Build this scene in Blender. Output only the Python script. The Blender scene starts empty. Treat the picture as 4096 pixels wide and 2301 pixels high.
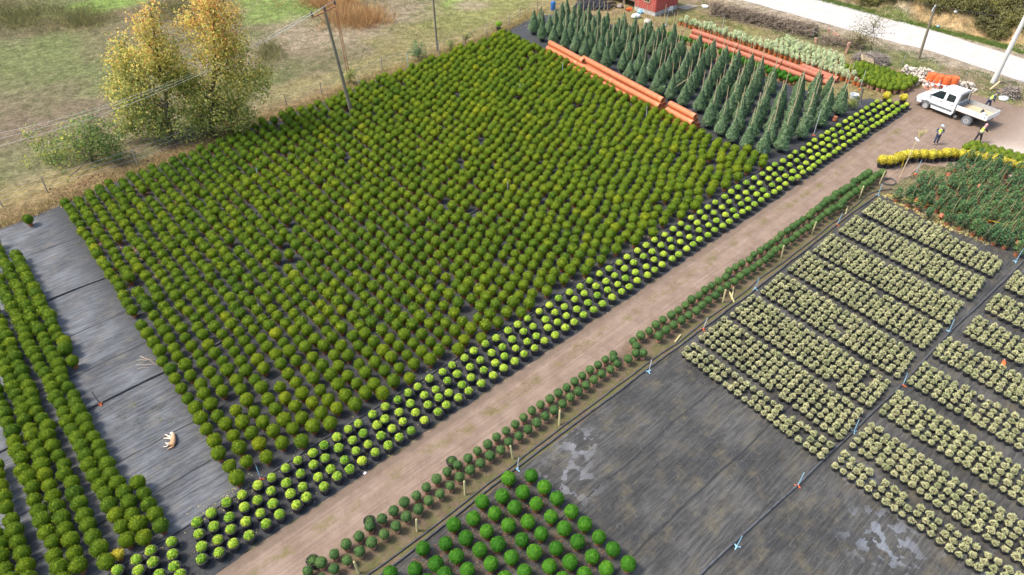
import bpy, bmesh, math, random
import numpy as np
from mathutils import Vector, Matrix
R = math.radians
rng = np.random.default_rng(7)
random.seed(7)
scn = bpy.context.scene
COL = scn.collection

# ------------------------------------------------------------------ camera, sky, sun, exposure
F_PX, TH, CH, ROT = 2841.0, R(39.5), 28.0, R(42.3)
cam = bpy.data.cameras.new('camera')
cam.lens = F_PX / 4096 * 36.0
cam.sensor_width = 36.0
cam.clip_start, cam.clip_end = 0.5, 3000
cob = bpy.data.objects.new('camera', cam)
COL.objects.link(cob)
cob.location = (0, 0, CH)
cob.rotation_euler = (R(90) - TH, 0, -ROT)
scn.camera = cob

SUN_EL, SUN_DIR = R(57), (-0.80, 0.60)          # horizontal direction towards the sun
w = bpy.data.worlds.new('World'); scn.world = w; w.use_nodes = True
nt = w.node_tree
sky = nt.nodes.new('ShaderNodeTexSky'); sky.sky_type = 'NISHITA'; sky.sun_disc = False
sky.sun_elevation = SUN_EL
sky.sun_rotation = math.atan2(SUN_DIR[0], SUN_DIR[1])
sky.air_density, sky.dust_density = 1.2, 3.0
nt.nodes['Background'].inputs[1].default_value = 0.15
nt.links.new(sky.outputs[0], nt.nodes['Background'].inputs[0])
sl = bpy.data.lights.new('sun', 'SUN'); sl.energy = 2.3; sl.angle = R(15); sl.color = (1.0, 0.94, 0.84)
so = bpy.data.objects.new('sun', sl); COL.objects.link(so)
ce = math.cos(SUN_EL)
so.rotation_euler = Vector((SUN_DIR[0]*ce, SUN_DIR[1]*ce, math.sin(SUN_EL))).to_track_quat('Z', 'Y').to_euler()
so.location = (-30, 60, 60)
vs = scn.view_settings
vs.view_transform = 'Standard'; vs.look = 'None'; vs.gamma = 1.0; vs.use_curve_mapping = False
vs.exposure = 0.9
scn.cycles.max_bounces = 6
scn.cycles.diffuse_bounces = 3
scn.cycles.transparent_max_bounces = 4

# ------------------------------------------------------------------ photo geometry helpers
def G(px, py, z=0.0):
    """point of the plane at height z that the photograph shows at a pixel (4096 x 2301)"""
    x = (px-2048)/F_PX; y = -(py-1150.5)/F_PX
    d = (x, math.cos(TH)+y*math.sin(TH), -math.sin(TH)+y*math.cos(TH))
    t = (z-CH)/d[2]; X, Y = d[0]*t, d[1]*t
    return (X*math.cos(ROT)+Y*math.sin(ROT), -X*math.sin(ROT)+Y*math.cos(ROT))
def P(u, v, z=0.0):
    X = u*math.cos(ROT)-v*math.sin(ROT); Y = u*math.sin(ROT)+v*math.cos(ROT); Z = z-CH
    zc = Y*math.cos(TH)-Z*math.sin(TH); yc = Y*math.sin(TH)+Z*math.cos(TH)
    if zc < 0.5: return (-9e5, -9e5, 1)
    return (2048+F_PX*X/zc, 1150.5-F_PX*yc/zc, zc)
def inframe(u, v, z=0.3, m=25):
    x, y, d = P(u, v, z)
    return -m < x < 4096+m and -m < y < 2301+m
RV = Vector((math.cos(ROT), -math.sin(ROT), 0))     # to the right of the photograph
FV = Vector((math.sin(ROT), math.cos(ROT), 0))      # away from the photographer
def upright(base, px, py):
    """point of the vertical plane through base, facing the camera, shown at a pixel"""
    a = b = 0.0
    for _ in range(30):
        q = Vector((base[0], base[1], 0)) + RV*a; q.z = b
        x, y, d = P(*q); a += (px-x)*d/F_PX; b += (y-py)*d/F_PX/math.cos(TH)
    q = Vector((base[0], base[1], 0)) + RV*a; q.z = b
    return q

# ------------------------------------------------------------------ object helpers
def tag(o, label=None, cat=None, group=None, kind=None):
    if label: o['label'] = label
    if cat: o['category'] = cat
    if group: o['group'] = group
    if kind: o['kind'] = kind
    return o
def empty(name, loc, rz=0.0, label=None, cat=None, group=None):
    o = bpy.data.objects.new(name, None); o.empty_display_size = 0.2
    o.location = loc if len(loc) == 3 else (loc[0], loc[1], 0); o.rotation_euler = (0, 0, rz)
    COL.objects.link(o); return tag(o, label, cat, group)
def link(name, me, parent=None, loc=(0, 0, 0), rot=(0, 0, 0), sc=1.0):
    o = bpy.data.objects.new(name, me); COL.objects.link(o); o.parent = parent
    o.location = loc; o.rotation_euler = rot
    o.scale = (sc, sc, sc) if isinstance(sc, (int, float)) else sc
    return o
def rawmesh(name, V, quads=None, tris=None, mats=(), qm=None, tm=None, attrs=None, smooth=False, N=None):
    """mesh out of numpy arrays; attrs = {name: per-face values, quads first}"""
    V = np.asarray(V, np.float32).reshape(-1, 3)
    quads = np.zeros((0, 4), np.int32) if quads is None else np.asarray(quads, np.int32).reshape(-1, 4)
    tris = np.zeros((0, 3), np.int32) if tris is None else np.asarray(tris, np.int32).reshape(-1, 3)
    me = bpy.data.meshes.new(name)
    nq, ntr = len(quads), len(tris)
    me.vertices.add(len(V)); me.vertices.foreach_set('co', V.ravel())
    me.loops.add(nq*4+ntr*3)
    me.loops.foreach_set('vertex_index', np.concatenate([quads.ravel(), tris.ravel()]))
    me.polygons.add(nq+ntr)
    me.polygons.foreach_set('loop_start', np.concatenate([np.arange(nq)*4, nq*4+np.arange(ntr)*3]).astype(np.int32))
    mi = np.zeros(nq+ntr, np.int32)
    if qm is not None: mi[:nq] = qm
    if tm is not None: mi[nq:] = tm
    for m in mats: me.materials.append(m)
    me.polygons.foreach_set('material_index', mi)
    me.polygons.foreach_set('use_smooth', np.full(nq+ntr, smooth))
    for k, a in (attrs or {}).items():
        at = me.attributes.new(k, 'FLOAT', 'FACE'); at.data.foreach_set('value', np.asarray(a, np.float32))
    if N is not None:
        at = me.attributes.new('nrm', 'FLOAT_VECTOR', 'POINT'); at.data.foreach_set('vector', np.asarray(N, np.float32).ravel())
    me.update(calc_edges=True)
    return me

class MB:
    """collects simple shapes into one mesh"""
    def __init__(s): s.b = bmesh.new()
    def box(s, c, size, rot=None, bev=0.0):
        M = Matrix.Translation(c) @ (rot.to_4x4() if rot is not None else Matrix.Identity(4)) @ Matrix.Diagonal((size[0], size[1], size[2], 1))
        r = bmesh.ops.create_cube(s.b, size=1.0, matrix=M)
        if bev: bmesh.ops.bevel(s.b, geom=list({e for v in r['verts'] for e in v.link_edges}), offset=bev, segments=2, affect='EDGES')
        return s
    def tube(s, p, q, r0, r1=None, n=8, caps=True):
        p, q = Vector(p), Vector(q); r1 = r0 if r1 is None else r1
        d = q-p; M = Matrix.Translation((p+q)/2) @ d.to_track_quat('Z', 'Y').to_matrix().to_4x4()
        bmesh.ops.create_cone(s.b, cap_ends=caps, segments=n, radius1=r0, radius2=r1, depth=d.length, matrix=M)
        return s
    def path(s, pts, r, n=7):
        rs = r if isinstance(r, (list, tuple)) else [r]*len(pts)
        pts = [Vector(p) for p in pts]; rings = []
        for i, p in enumerate(pts):
            d = (pts[min(i+1, len(pts)-1)]-pts[max(i-1, 0)]).normalized()
            a = d.orthogonal().normalized() if abs(d.z) > .9 else d.cross(Vector((0, 0, 1))).normalized()
            b = d.cross(a)
            rings.append([s.b.verts.new(p+(a*math.cos(t)+b*math.sin(t))*rs[i]) for t in [2*math.pi*k/n for k in range(n)]])
        for A, B in zip(rings, rings[1:]):
            for k in range(n): s.b.faces.new((A[k], A[(k+1) % n], B[(k+1) % n], B[k]))
        s.b.faces.new(rings[0][::-1]); s.b.faces.new(rings[-1])
        return s
    def lathe(s, prof, n=14, M=None):
        rings = []
        for r, z in prof:
            rings.append([s.b.verts.new((M or Matrix.Identity(4)) @ Vector((r*math.cos(2*math.pi*k/n), r*math.sin(2*math.pi*k/n), z))) for k in range(n)])
        for A, B in zip(rings, rings[1:]):
            for k in range(n): s.b.faces.new((A[k], A[(k+1) % n], B[(k+1) % n], B[k]))
        if prof[0][0] > 1e-4: s.b.faces.new(rings[0][::-1])
        if prof[-1][0] > 1e-4: s.b.faces.new(rings[-1])
        return s
    def prism(s, poly, h, M=None):
        """polygon in xy extruded along z by h"""
        M = M or Matrix.Identity(4)
        A = [s.b.verts.new(M @ Vector((x, y, 0))) for x, y in poly]; B = [s.b.verts.new(M @ Vector((x, y, h))) for x, y in poly]
        n = len(poly)
        s.b.faces.new(A[::-1]); s.b.faces.new(B)
        for i in range(n): s.b.faces.new((A[i], A[(i+1) % n], B[(i+1) % n], B[i]))
        return s
    def ball(s, c, r, sub=2, sc=(1, 1, 1)):
        M = Matrix.Translation(c) @ Matrix.Diagonal((r*sc[0], r*sc[1], r*sc[2], 1))
        bmesh.ops.create_icosphere(s.b, subdivisions=sub, radius=1.0, matrix=M); return s
    def mesh(s, name, m, smooth=False):
        bmesh.ops.recalc_face_normals(s.b, faces=s.b.faces)
        me = bpy.data.meshes.new(name); s.b.to_mesh(me); s.b.free()
        for mm in (m if isinstance(m, (list, tuple)) else [m]): me.materials.append(mm)
        if smooth:
            me.polygons.foreach_set('use_smooth', np.ones(len(me.polygons), bool))
            me.set_sharp_from_angle(angle=R(38))
        return me
    def obj(s, name, m, parent=None, smooth=False, **k):
        return link(name, s.mesh(name, m, smooth), parent, **k)

# ------------------------------------------------------------------ materials
def new_mat(name):
    m = bpy.data.materials.new(name); m.use_nodes = True
    n = m.node_tree.nodes; return m, m.node_tree, n['Principled BSDF']
def nd(t, kind, **k):
    n = t.nodes.new(kind)
    for a, b in k.items(): setattr(n, a, b)
    return n
def mixc(t, fac, a, b, blend='MIX'):
    n = nd(t, 'ShaderNodeMix', data_type='RGBA', blend_type=blend)
    for i, v in ((0, fac), (6, a), (7, b)):
        if hasattr(v, 'is_linked') or isinstance(v, bpy.types.NodeSocket): t.links.new(v, n.inputs[i])
        else: n.inputs[i].default_value = v if i == 0 else ((*v, 1) if len(v) == 3 else v)
    return n.outputs[2]
def noise(t, vec, scale, detail=4, rough=0.55, ramp=None):
    n = nd(t, 'ShaderNodeTexNoise'); n.inputs['Scale'].default_value = scale
    n.inputs['Detail'].default_value = detail; n.inputs['Roughness'].default_value = rough
    if vec is not None: t.links.new(vec, n.inputs['Vector'])
    if ramp: return rampv(t, n.outputs[0], *ramp)
    return n.outputs[0]
def rampv(t, fac, a, b):
    r = nd(t, 'ShaderNodeMapRange', interpolation_type='SMOOTHSTEP'); r.inputs[1].default_value = a; r.inputs[2].default_value = b
    t.links.new(fac, r.inputs[0]); return r.outputs[0]
def coords(t, scale=(1, 1, 1), rot=(0, 0, 0), kind='Object'):
    tc = nd(t, 'ShaderNodeTexCoord'); mp = nd(t, 'ShaderNodeMapping')
    mp.inputs['Scale'].default_value = scale; mp.inputs['Rotation'].default_value = rot
    t.links.new(tc.outputs[kind], mp.inputs['Vector']); return mp.outputs[0]
def math_(t, op, a, b=None):
    n = nd(t, 'ShaderNodeMath', operation=op)
    for i, v in enumerate((a, b)):
        if v is None: continue
        if isinstance(v, bpy.types.NodeSocket): t.links.new(v, n.inputs[i])
        else: n.inputs[i].default_value = v
    return n.outputs[0]
def bump(t, bsdf, h, strength=0.4, dist=0.03):
    b = nd(t, 'ShaderNodeBump'); b.inputs['Strength'].default_value = strength; b.inputs['Distance'].default_value = dist
    t.links.new(h, b.inputs['Height']); t.links.new(b.outputs[0], bsdf.inputs['Normal'])
def nmat(name, c1, c2, scale=6.0, rough=0.6, bmp=0.0, metal=0.0, stretch=(1, 1, 1), spec=0.4):
    m, t, b = new_mat(name)
    v = coords(t, stretch); f = noise(t, v, scale, 5, 0.6, (0.3, 0.7))
    t.links.new(mixc(t, f, c1, c2), b.inputs['Base Color'])
    b.inputs['Roughness'].default_value = rough; b.inputs['Metallic'].default_value = metal
    b.inputs['Specular IOR Level'].default_value = spec
    if bmp: bump(t, b, noise(t, v, scale*2.5, 4), bmp, 0.02)
    return m
def leafmat(name, pal, tint='object', gain=0.55, trans=0.28, rough=0.6, k=1.0, spec=0.1):
    """leaf colours run along a palette: each leaf has its own place on it, shifted for the whole plant by its tint"""
    m, t, b = new_mat(name)
    at = nd(t, 'ShaderNodeAttribute', attribute_name='leaf')
    if tint == 'object':
        oi = nd(t, 'ShaderNodeObjectInfo'); sx = nd(t, 'ShaderNodeSeparateColor'); t.links.new(oi.outputs['Color'], sx.inputs[0]); tv = sx.outputs[0]
    else:
        ta = nd(t, 'ShaderNodeAttribute', attribute_name='tint'); tv = ta.outputs['Fac']
    fac = math_(t, 'ADD', math_(t, 'MULTIPLY', at.outputs['Fac'], 1-gain), math_(t, 'MULTIPLY', tv, gain))
    cr = nd(t, 'ShaderNodeValToRGB'); el = cr.color_ramp.elements
    while len(el) < len(pal): el.new(0.5)
    for e, (p, c) in zip(el, pal): e.position = p; e.color = (*[min(.9, x*k) for x in c], 1)
    t.links.new(fac, cr.inputs[0]); t.links.new(cr.outputs[0], b.inputs['Base Color'])
    b.inputs['Roughness'].default_value = rough; b.inputs['Specular IOR Level'].default_value = spec
    na = nd(t, 'ShaderNodeAttribute', attribute_name='nrm'); vt = nd(t, 'ShaderNodeVectorTransform', vector_type='NORMAL', convert_from='OBJECT', convert_to='WORLD')
    t.links.new(na.outputs['Vector'], vt.inputs[0]); nn = nd(t, 'ShaderNodeVectorMath', operation='NORMALIZE'); ge = nd(t, 'ShaderNodeNewGeometry')
    mv = nd(t, 'ShaderNodeMix', data_type='VECTOR'); mv.inputs[0].default_value = .62; t.links.new(ge.outputs['Normal'], mv.inputs[4]); t.links.new(vt.outputs[0], mv.inputs[5])
    t.links.new(mv.outputs[1], nn.inputs[0]); t.links.new(nn.outputs[0], b.inputs['Normal'])
    tr = nd(t, 'ShaderNodeBsdfTranslucent'); t.links.new(cr.outputs[0], tr.inputs[0])
    mx = nd(t, 'ShaderNodeMixShader'); mx.inputs[0].default_value = trans
    t.links.new(b.outputs[0], mx.inputs[1]); t.links.new(tr.outputs[0], mx.inputs[2])
    t.links.new(mx.outputs[0], t.nodes['Material Output'].inputs[0])
    return m

GLOBE = [(0.0, (.04, .092, .014)), (.35, (.105, .165, .012)), (.65, (.185, .225, .013)), (.85, (.27, .275, .014)), (1.0, (.38, .34, .02))]
M_globe = leafmat('globe foliage', GLOBE, k=1.6); M_globe_s = leafmat('globe foliage mass', GLOBE, 'mesh', k=1.6)
EUON = [(0.0, (.06, .15, .02)), (.3, (.12, .24, .025)), (.55, (.30, .40, .05)), (.75, (.52, .50, .06)), (1.0, (.70, .55, .07))]
M_euon = leafmat('variegated foliage', EUON, gain=0.3, k=2.0)
M_topi = leafmat('dark box foliage', [(0, (.03, .075, .025)), (.5, (.07, .13, .04)), (1, (.15, .21, .06))], gain=.35, k=1.6)
M_big = leafmat('bright box foliage', [(0, (.02, .085, .012)), (.5, (.055, .18, .016)), (.9, (.13, .29, .02)), (1, (.26, .40, .05))], gain=.45, k=1.35)
PALE = [(0, (.13, .17, .07)), (.3, (.31, .35, .16)), (.65, (.52, .51, .27)), (1, (.64, .59, .34))]
M_pale = leafmat('cream edged foliage', PALE, gain=.3, k=1.3); M_pale_s = leafmat('cream edged foliage mass', PALE, 'mesh', gain=.3, k=1.3)
M_silver = leafmat('silver green foliage', [(0, (.13, .19, .09)), (.5, (.36, .42, .22)), (1, (.58, .60, .36))], gain=.3, k=1.75)
M_ivy = leafmat('ivy foliage', [(0, (.045, .085, .042)), (.5, (.095, .155, .07)), (.85, (.18, .255, .13)), (1, (.34, .40, .26))], gain=.1, rough=.4, k=1.7, spec=.2)
M_holly = leafmat('holly foliage', [(0, (.03, .075, .04)), (.5, (.07, .14, .06)), (1, (.17, .26, .08))], gain=.35, k=1.6)
M_gold = leafmat('golden foliage', [(0, (.35, .30, .04)), (.5, (.68, .55, .06)), (1, (.85, .72, .16))], gain=.3, k=1.35)
M_thuja = leafmat('globe thuja foliage', [(0, (.06, .11, .015)), (.5, (.14, .20, .02)), (1, (.27, .30, .03))], gain=.4, k=1.4)
M_plane = leafmat('autumn plane leaves', [(0, (.10, .14, .04)), (.3, (.20, .22, .06)), (.5, (.36, .32, .08)), (.68, (.50, .33, .09)), (.86, (.48, .22, .08)), (1, (.30, .13, .06))], gain=.0, trans=.45, k=2.1)
M_fig = leafmat('green tree leaves', [(0, (.05, .10, .03)), (.5, (.14, .20, .06)), (.8, (.26, .29, .08)), (1, (.45, .38, .05))], gain=.0, trans=.4, k=1.6)
M_scrub = leafmat('scrub leaves', [(0, (.07, .075, .04)), (.35, (.16, .15, .07)), (.65, (.27, .26, .08)), (1, (.46, .42, .10))], gain=.55)
M_drygrass = leafmat('dry grass', [(0, (.20, .20, .07)), (.5, (.40, .30, .13)), (1, (.55, .40, .18))], gain=.3)
M_orgrass = leafmat('orange grass', [(0, (.42, .16, .08)), (.5, (.52, .30, .12)), (1, (.60, .46, .20))], gain=.0)
M_weed = leafmat('weeds', [(0, (.06, .13, .03)), (1, (.16, .24, .05))], gain=.3)
M_litter = leafmat('fallen leaves', [(0, (.20, .085, .05)), (.6, (.30, .14, .08)), (1, (.45, .26, .14))], gain=.0)
M_petal = leafmat('clippings', [(0, (.25, .28, .06)), (.6, (.5, .42, .16)), (1, (.66, .58, .36))], gain=.0)

M_terra = nmat('terracotta plastic', (.34, .115, .055), (.42, .16, .08), 5, .55)
M_terrapale = nmat('weathered terracotta', (.42, .20, .13), (.52, .30, .22), 9, .75)
M_orangepot = nmat('orange pot', (.46, .12, .03), (.55, .17, .05), 6, .5)
M_black = nmat('black plastic', (.018, .02, .024), (.035, .037, .042), 7, .42)
M_soil = nmat('potting soil', (.06, .042, .03), (.14, .10, .07), 30, .95, .5)
M_cane = nmat('bamboo cane', (.54, .39, .22), (.68, .54, .36), 5, .6, stretch=(1, 1, .3))
M_pipe = nmat('orange corrugated pipe', (.60, .20, .085), (.68, .26, .12), 3, .42)
M_pipedark = nmat('dusty red corrugated pipe', (.44, .14, .08), (.52, .20, .12), 3, .6)
M_polewood = nmat('mossy pole wood', (.17, .145, .095), (.26, .22, .16), 4, .85, .4, stretch=(6, 6, .5))
M_bark = nmat('bark', (.10, .075, .05), (.19, .15, .11), 6, .9, .5, stretch=(3, 3, .8))
M_rust = nmat('rusty steel', (.34, .13, .06), (.48, .24, .13), 8, .75)
M_concrete = nmat('pale concrete', (.55, .54, .50), (.68, .66, .62), 5, .8, .2)
M_foundation = nmat('foundation concrete', (.40, .38, .35), (.55, .52, .49), 4, .9, .3)
M_porc = nmat('brown porcelain', (.07, .05, .05), (.12, .09, .09), 3, .25)
M_galv = nmat('galvanised steel', (.42, .44, .45), (.55, .57, .58), 9, .45, metal=.5)
M_blue = nmat('light blue plastic', (.26, .50, .66), (.34, .58, .72), 5, .5)
M_grey = nmat('pale grey plastic', (.55, .58, .60), (.66, .68, .70), 5, .5)
M_red = nmat('orange red plastic', (.72, .13, .035), (.80, .18, .05), 5, .4)
M_yellow = nmat('yellow plastic', (.75, .52, .03), (.82, .60, .06), 4, .5)
M_postwood = nmat('pale timber', (.48, .42, .18), (.60, .52, .28), 6, .8, .2, stretch=(6, 6, 1))
M_plank = nmat('raw planks', (.46, .34, .20), (.60, .47, .31), 6, .8, .2)
M_greywood = nmat('weathered wood', (.30, .25, .19), (.42, .36, .28), 6, .85, .3)
M_hose = nmat('black hose', (.05, .053, .058), (.10, .10, .105), 3, .6)
M_white = nmat('white plastic', (.80, .80, .79), (.86, .86, .85), 4, .45)
M_vanwhite = nmat('white paint', (.80, .80, .80), (.84, .84, .84), 2, .25, spec=.5)
M_vangrey = nmat('dark grey trim', (.13, .14, .15), (.18, .19, .20), 5, .6)
M_tyre = nmat('tyre rubber', (.10, .09, .085), (.17, .15, .14), 6, .9)
M_rim = nmat('wheel cover', (.42, .42, .42), (.52, .52, .51), 5, .45, metal=.3)
M_stone = nmat('pale stone', (.44, .38, .31), (.68, .62, .53), 2.5, .9, .4)
M_twig = nmat('dry brushwood', (.17, .13, .095), (.33, .26, .19), 2.0, .9)
M_twiggrey = nmat('grey sticks', (.20, .165, .14), (.34, .29, .25), 2.0, .9)
M_brick = nmat('broken brick', (.42, .22, .15), (.55, .34, .25), 5, .9, .3)
M_tarpipe = nmat('black drain pipe', (.035, .037, .042), (.075, .078, .085), 4, .45)
M_skin = nmat('skin', (.48, .30, .21), (.54, .35, .25), 6, .55)
M_navy = nmat('navy cloth', (.035, .05, .10), (.06, .08, .14), 9, .85)
M_blackcloth = nmat('black cloth', (.02, .02, .024), (.04, .04, .045), 9, .9)
M_vest = nmat('high visibility yellow', (.52, .78, .05), (.60, .84, .10), 8, .6)
M_vestband = nmat('reflective band', (.60, .66, .60), (.70, .74, .70), 8, .4)
M_paleblue = nmat('pale blue cloth', (.42, .58, .74), (.52, .66, .80), 8, .8)
M_pink = nmat('pink cloth', (.62, .30, .30), (.70, .40, .40), 8, .8)
M_shoe = nmat('shoe', (.10, .12, .11), (.18, .20, .18), 8, .7)
M_glass, _t, _b = new_mat('window glass')
_b.inputs['Base Color'].default_value = (.018, .028, .032, 1); _b.inputs['Roughness'].default_value = .06; _b.inputs['Specular IOR Level'].default_value = .7

# ------------------------------------------------------------------ ground, hillside, road, track, ground cloths
def vnoise(x, y, s, seed):
    """smooth value noise for colour patches, 0..1"""
    r = np.random.default_rng(seed).random((256, 256)); x = x/s; y = y/s
    xi = np.floor(x).astype(int); yi = np.floor(y).astype(int); fx = x-xi; fy = y-yi
    fx = fx*fx*(3-2*fx); fy = fy*fy*(3-2*fy); a = lambda i, j: r[(xi+i) & 255, (yi+j) & 255]
    return (a(0, 0)*(1-fx)+a(1, 0)*fx)*(1-fy)+(a(0, 1)*(1-fx)+a(1, 1)*fx)*fy
def fbm(x, y, s, seed): return (vnoise(x, y, s, seed)+.5*vnoise(x, y, s/2, seed+1)+.25*vnoise(x, y, s/4, seed+2))/1.75
def sm(a, b, x): t = np.clip((x-a)/(b-a), 0, 1); return t*t*(3-2*t)
def hill(u, v):
    """height of the ground: a cut bank and a slope beyond the road"""
    u = np.asarray(u, float); v = np.asarray(v, float)
    foot = 88.3+0.7*np.sin(v*.35)+.5*np.sin(v*.9+1)
    return sm(0, 2.2, u-foot)*(1.5+.5*np.sin(v*.5))+np.clip(u-foot-1.6, 0, 40)*.42 + .05*np.sin(u*.7)*np.sin(v*.6)*sm(58.5, 62, v)
FENCE = [(-30, 54.5), (-6, 54.2), (2.1, 53.6), (6.2, 54.2), (10.3, 54.8), (16.7, 54.9), (21.5, 56.2), (28.2, 56.3), (32.2, 57.0), (41.4, 57.5), (49.7, 58.0), (56.5, 59.5), (62, 60.5)]
fenc = lambda u: np.interp(u, [p[0] for p in FENCE], [p[1] for p in FENCE])

gu = np.concatenate([[-1500, -600, -200, -80], np.arange(-40, 125, .55), [140, 180, 300, 700, 1500]])
gv = np.concatenate([[-1500, -600, -200, -60], np.arange(-20, 118, .55), [130, 180, 300, 700, 1500]])
U2, V2 = np.meshgrid(gu, gv, indexing='ij'); uu, vv = U2.ravel(), V2.ravel()
zz = np.where((uu < 130) & (vv > -60) & (vv < 130), hill(uu, vv), hill(np.clip(uu, -40, 125), 40))
colr = np.zeros((len(uu), 3)); n1 = fbm(uu, vv, 9, 11); n2 = fbm(uu, vv, 2.2, 21); n3 = fbm(uu, vv, 4, 31)
SOIL, OLIVE, GREEN, LUSH = (.20, .155, .115), (.19, .165, .095), (.15, .215, .06), (.20, .38, .05)
STRAW, GOLD, SCRUB, SAND, GRAVEL = (.40, .33, .25), (.36, .29, .12), (.12, .11, .055), (.58, .40, .20), (.46, .40, .33)
def lay(mask, c, edge=None):
    mk = np.clip(mask, 0, 1)[:, None]
    colr[:] = colr*(1-mk)+np.array(c)*mk
colr[:] = OLIVE
lay(sm(.35, .7, n1), SOIL); lay(sm(.45, .75, n2)*.6, GREEN); lay(sm(.6, .8, n3)*.5, STRAW)
def patch(px, py, ru, rv, c, k=1.0, ang=0.0, soft=.5):
    u0, v0 = G(px, py); a, b = uu-u0, vv-v0; ca, sa = math.cos(ang), math.sin(ang)
    d = np.hypot((a*ca+b*sa)/ru, (-a*sa+b*ca)/rv)+(n2-.5)*.9+(n3-.5)*.5
    lay((1-sm(1-soft, 1+soft*.6, d))*k, c)
for q in ((60, 260, 13, 9, GREEN, .75), (230, 190, 8, 6, GREEN, .8), (330, 330, 7, 5, GREEN, .75), (100, 420, 6, 4, SOIL, .6), (330, 480, 9, 4, SOIL, .8),
          (120, 55, 10, 6, SCRUB, .9), (300, 75, 7, 4, (.19, .13, .075), .85), (30, 110, 6, 4, SCRUB, .8), (700, 40, 8, 7, (.19, .14, .08), .8),
          (250, 15, 8, 4, GREEN, .8), (450, 15, 5, 3.2, LUSH, .95), (560, 150, 6, 8, OLIVE, .7), (1130, 30, 5.5, 6, LUSH, .75), (1180, 180, 9, 6, STRAW, .8),
          (1300, 110, 7, 5, STRAW, .55), (1600, 70, 7, 5, STRAW, .75), (1500, 150, 6, 4, STRAW, .8), (1420, 60, 4, 3, (.33, .21, .12), .6), (1280, 240, 6, 4, OLIVE, .7),
          (1000, 330, 7, 3, GREEN, .4), (1750, 130, 8, 6, (.27, .26, .09), .85), (1950, 40, 8, 6, (.26, .30, .08), .9), (1850, 10, 3, 2, LUSH, .8), (1880, 20, 2.5, 2, STRAW, .8),
          (1300, 330, 8, 2.5, (.30, .28, .11), .8), (1600, 220, 8, 2.5, (.32, .28, .12), .8), (60, 800, 6, 3, GOLD, .85), (250, 720, 5, 2.5, GOLD, .7), (100, 650, 5, 4, GREEN, .5)):
    patch(*q)
fz = vv-fenc(uu)
lay(np.where((uu > 18) & (uu < 64), (1-sm(.2, 2.6, np.abs(fz-1.3)+(n2-.5)*1.5))*.75, 0), GOLD)
lay(np.where(uu < 30, (1-sm(.5, 2.6, np.abs(fz-.6)+(n2-.5)*1.2))*.7, 0), (.27, .16, .09))
# east of the beds: grass between pots and road, gravel shoulders, yard soil
east = sm(61.5, 63, uu)*(vv < 62)
lay(east*.95, (.29, .235, .10)); lay(east*sm(.45, .7, n2)*.8, (.24, .26, .075)); lay(east*sm(.5, .75, n3)*.6, (.33, .25, .15))
sh = sm(73.0, 74.5, uu)*(uu < 89)
lay(sh*.9, (.31, .24, .17)); lay(sh*sm(.42, .62, n3)*.85, (.19, .24, .07)); lay(sm(77.6, 79.6, uu+(n2-.5)*1.6)*(uu < 90), GRAVEL)
lay(sm(87.2, 87.6, uu+(n2-.5)*.8)*(1-sm(88.0, 88.6, uu+(n2-.5)*.8)), (.22, .30, .06))
bank = sm(88.3, 89.0, uu+(n2-.5)*1.2)
lay(bank, (.25, .21, .10)); lay(bank*sm(15.5, 17, vv)*(1-sm(29.5, 32, vv))*(1-sm(89.8, 91, uu+(n3-.5)*2.5)), SAND)
lay(sm(.5, .7, n2)*bank*(1-sm(91, 93, uu))*.5, (.20, .20, .08))
ij = np.arange(len(uu)).reshape(len(gu), len(gv))
gq = np.stack([ij[:-1, :-1], ij[1:, :-1], ij[1:, 1:], ij[:-1, 1:]], -1).reshape(-1, 4)
M_ground, t, b = new_mat('field soil and grass')
vc = nd(t, 'ShaderNodeVertexColor', layer_name='patch'); v = coords(t)
f1 = noise(t, v, 1.1, 8, .72, (.3, .72)); f2 = noise(t, v, 7, 5, .7, (.42, .66)); f3 = noise(t, coords(t, (1.5, 9, 1), (0, 0, R(25))), 2.2, 4, .6, (.45, .7))
c = mixc(t, 1.0, vc.outputs[0], mixc(t, f1, (.50, .47, .42), (1.38, 1.34, 1.28)), 'MULTIPLY')
c = mixc(t, math_(t, 'MULTIPLY', f2, .5), c, mixc(t, f1, (.10, .10, .05), (.38, .31, .22)))
c = mixc(t, math_(t, 'MULTIPLY', f3, .35), c, (.42, .35, .24))
f4 = noise(t, coords(t, (1, 2.2, 1), (0, 0, R(-30))), 3.2, 6, .8, (.34, .66)); c = mixc(t, 1, c, mixc(t, f4, (.58, .56, .52), (1.36, 1.33, 1.28)), 'MULTIPLY')
t.links.new(c, b.inputs['Base Color']); b.inputs['Roughness'].default_value = .95; b.inputs['Specular IOR Level'].default_value = .15
bump(t, b, noise(t, v, 5, 8, .75), .9, .12)
me = rawmesh('ground', np.stack([uu, vv, zz], -1), gq, mats=[M_ground], smooth=True)
ca = me.color_attributes.new('patch', 'FLOAT_COLOR', 'POINT'); ca.data.foreach_set('color', np.c_[colr*.74, np.ones(len(uu))].astype(np.float32).ravel())
tag(link('ground', me), kind='structure')

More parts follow.
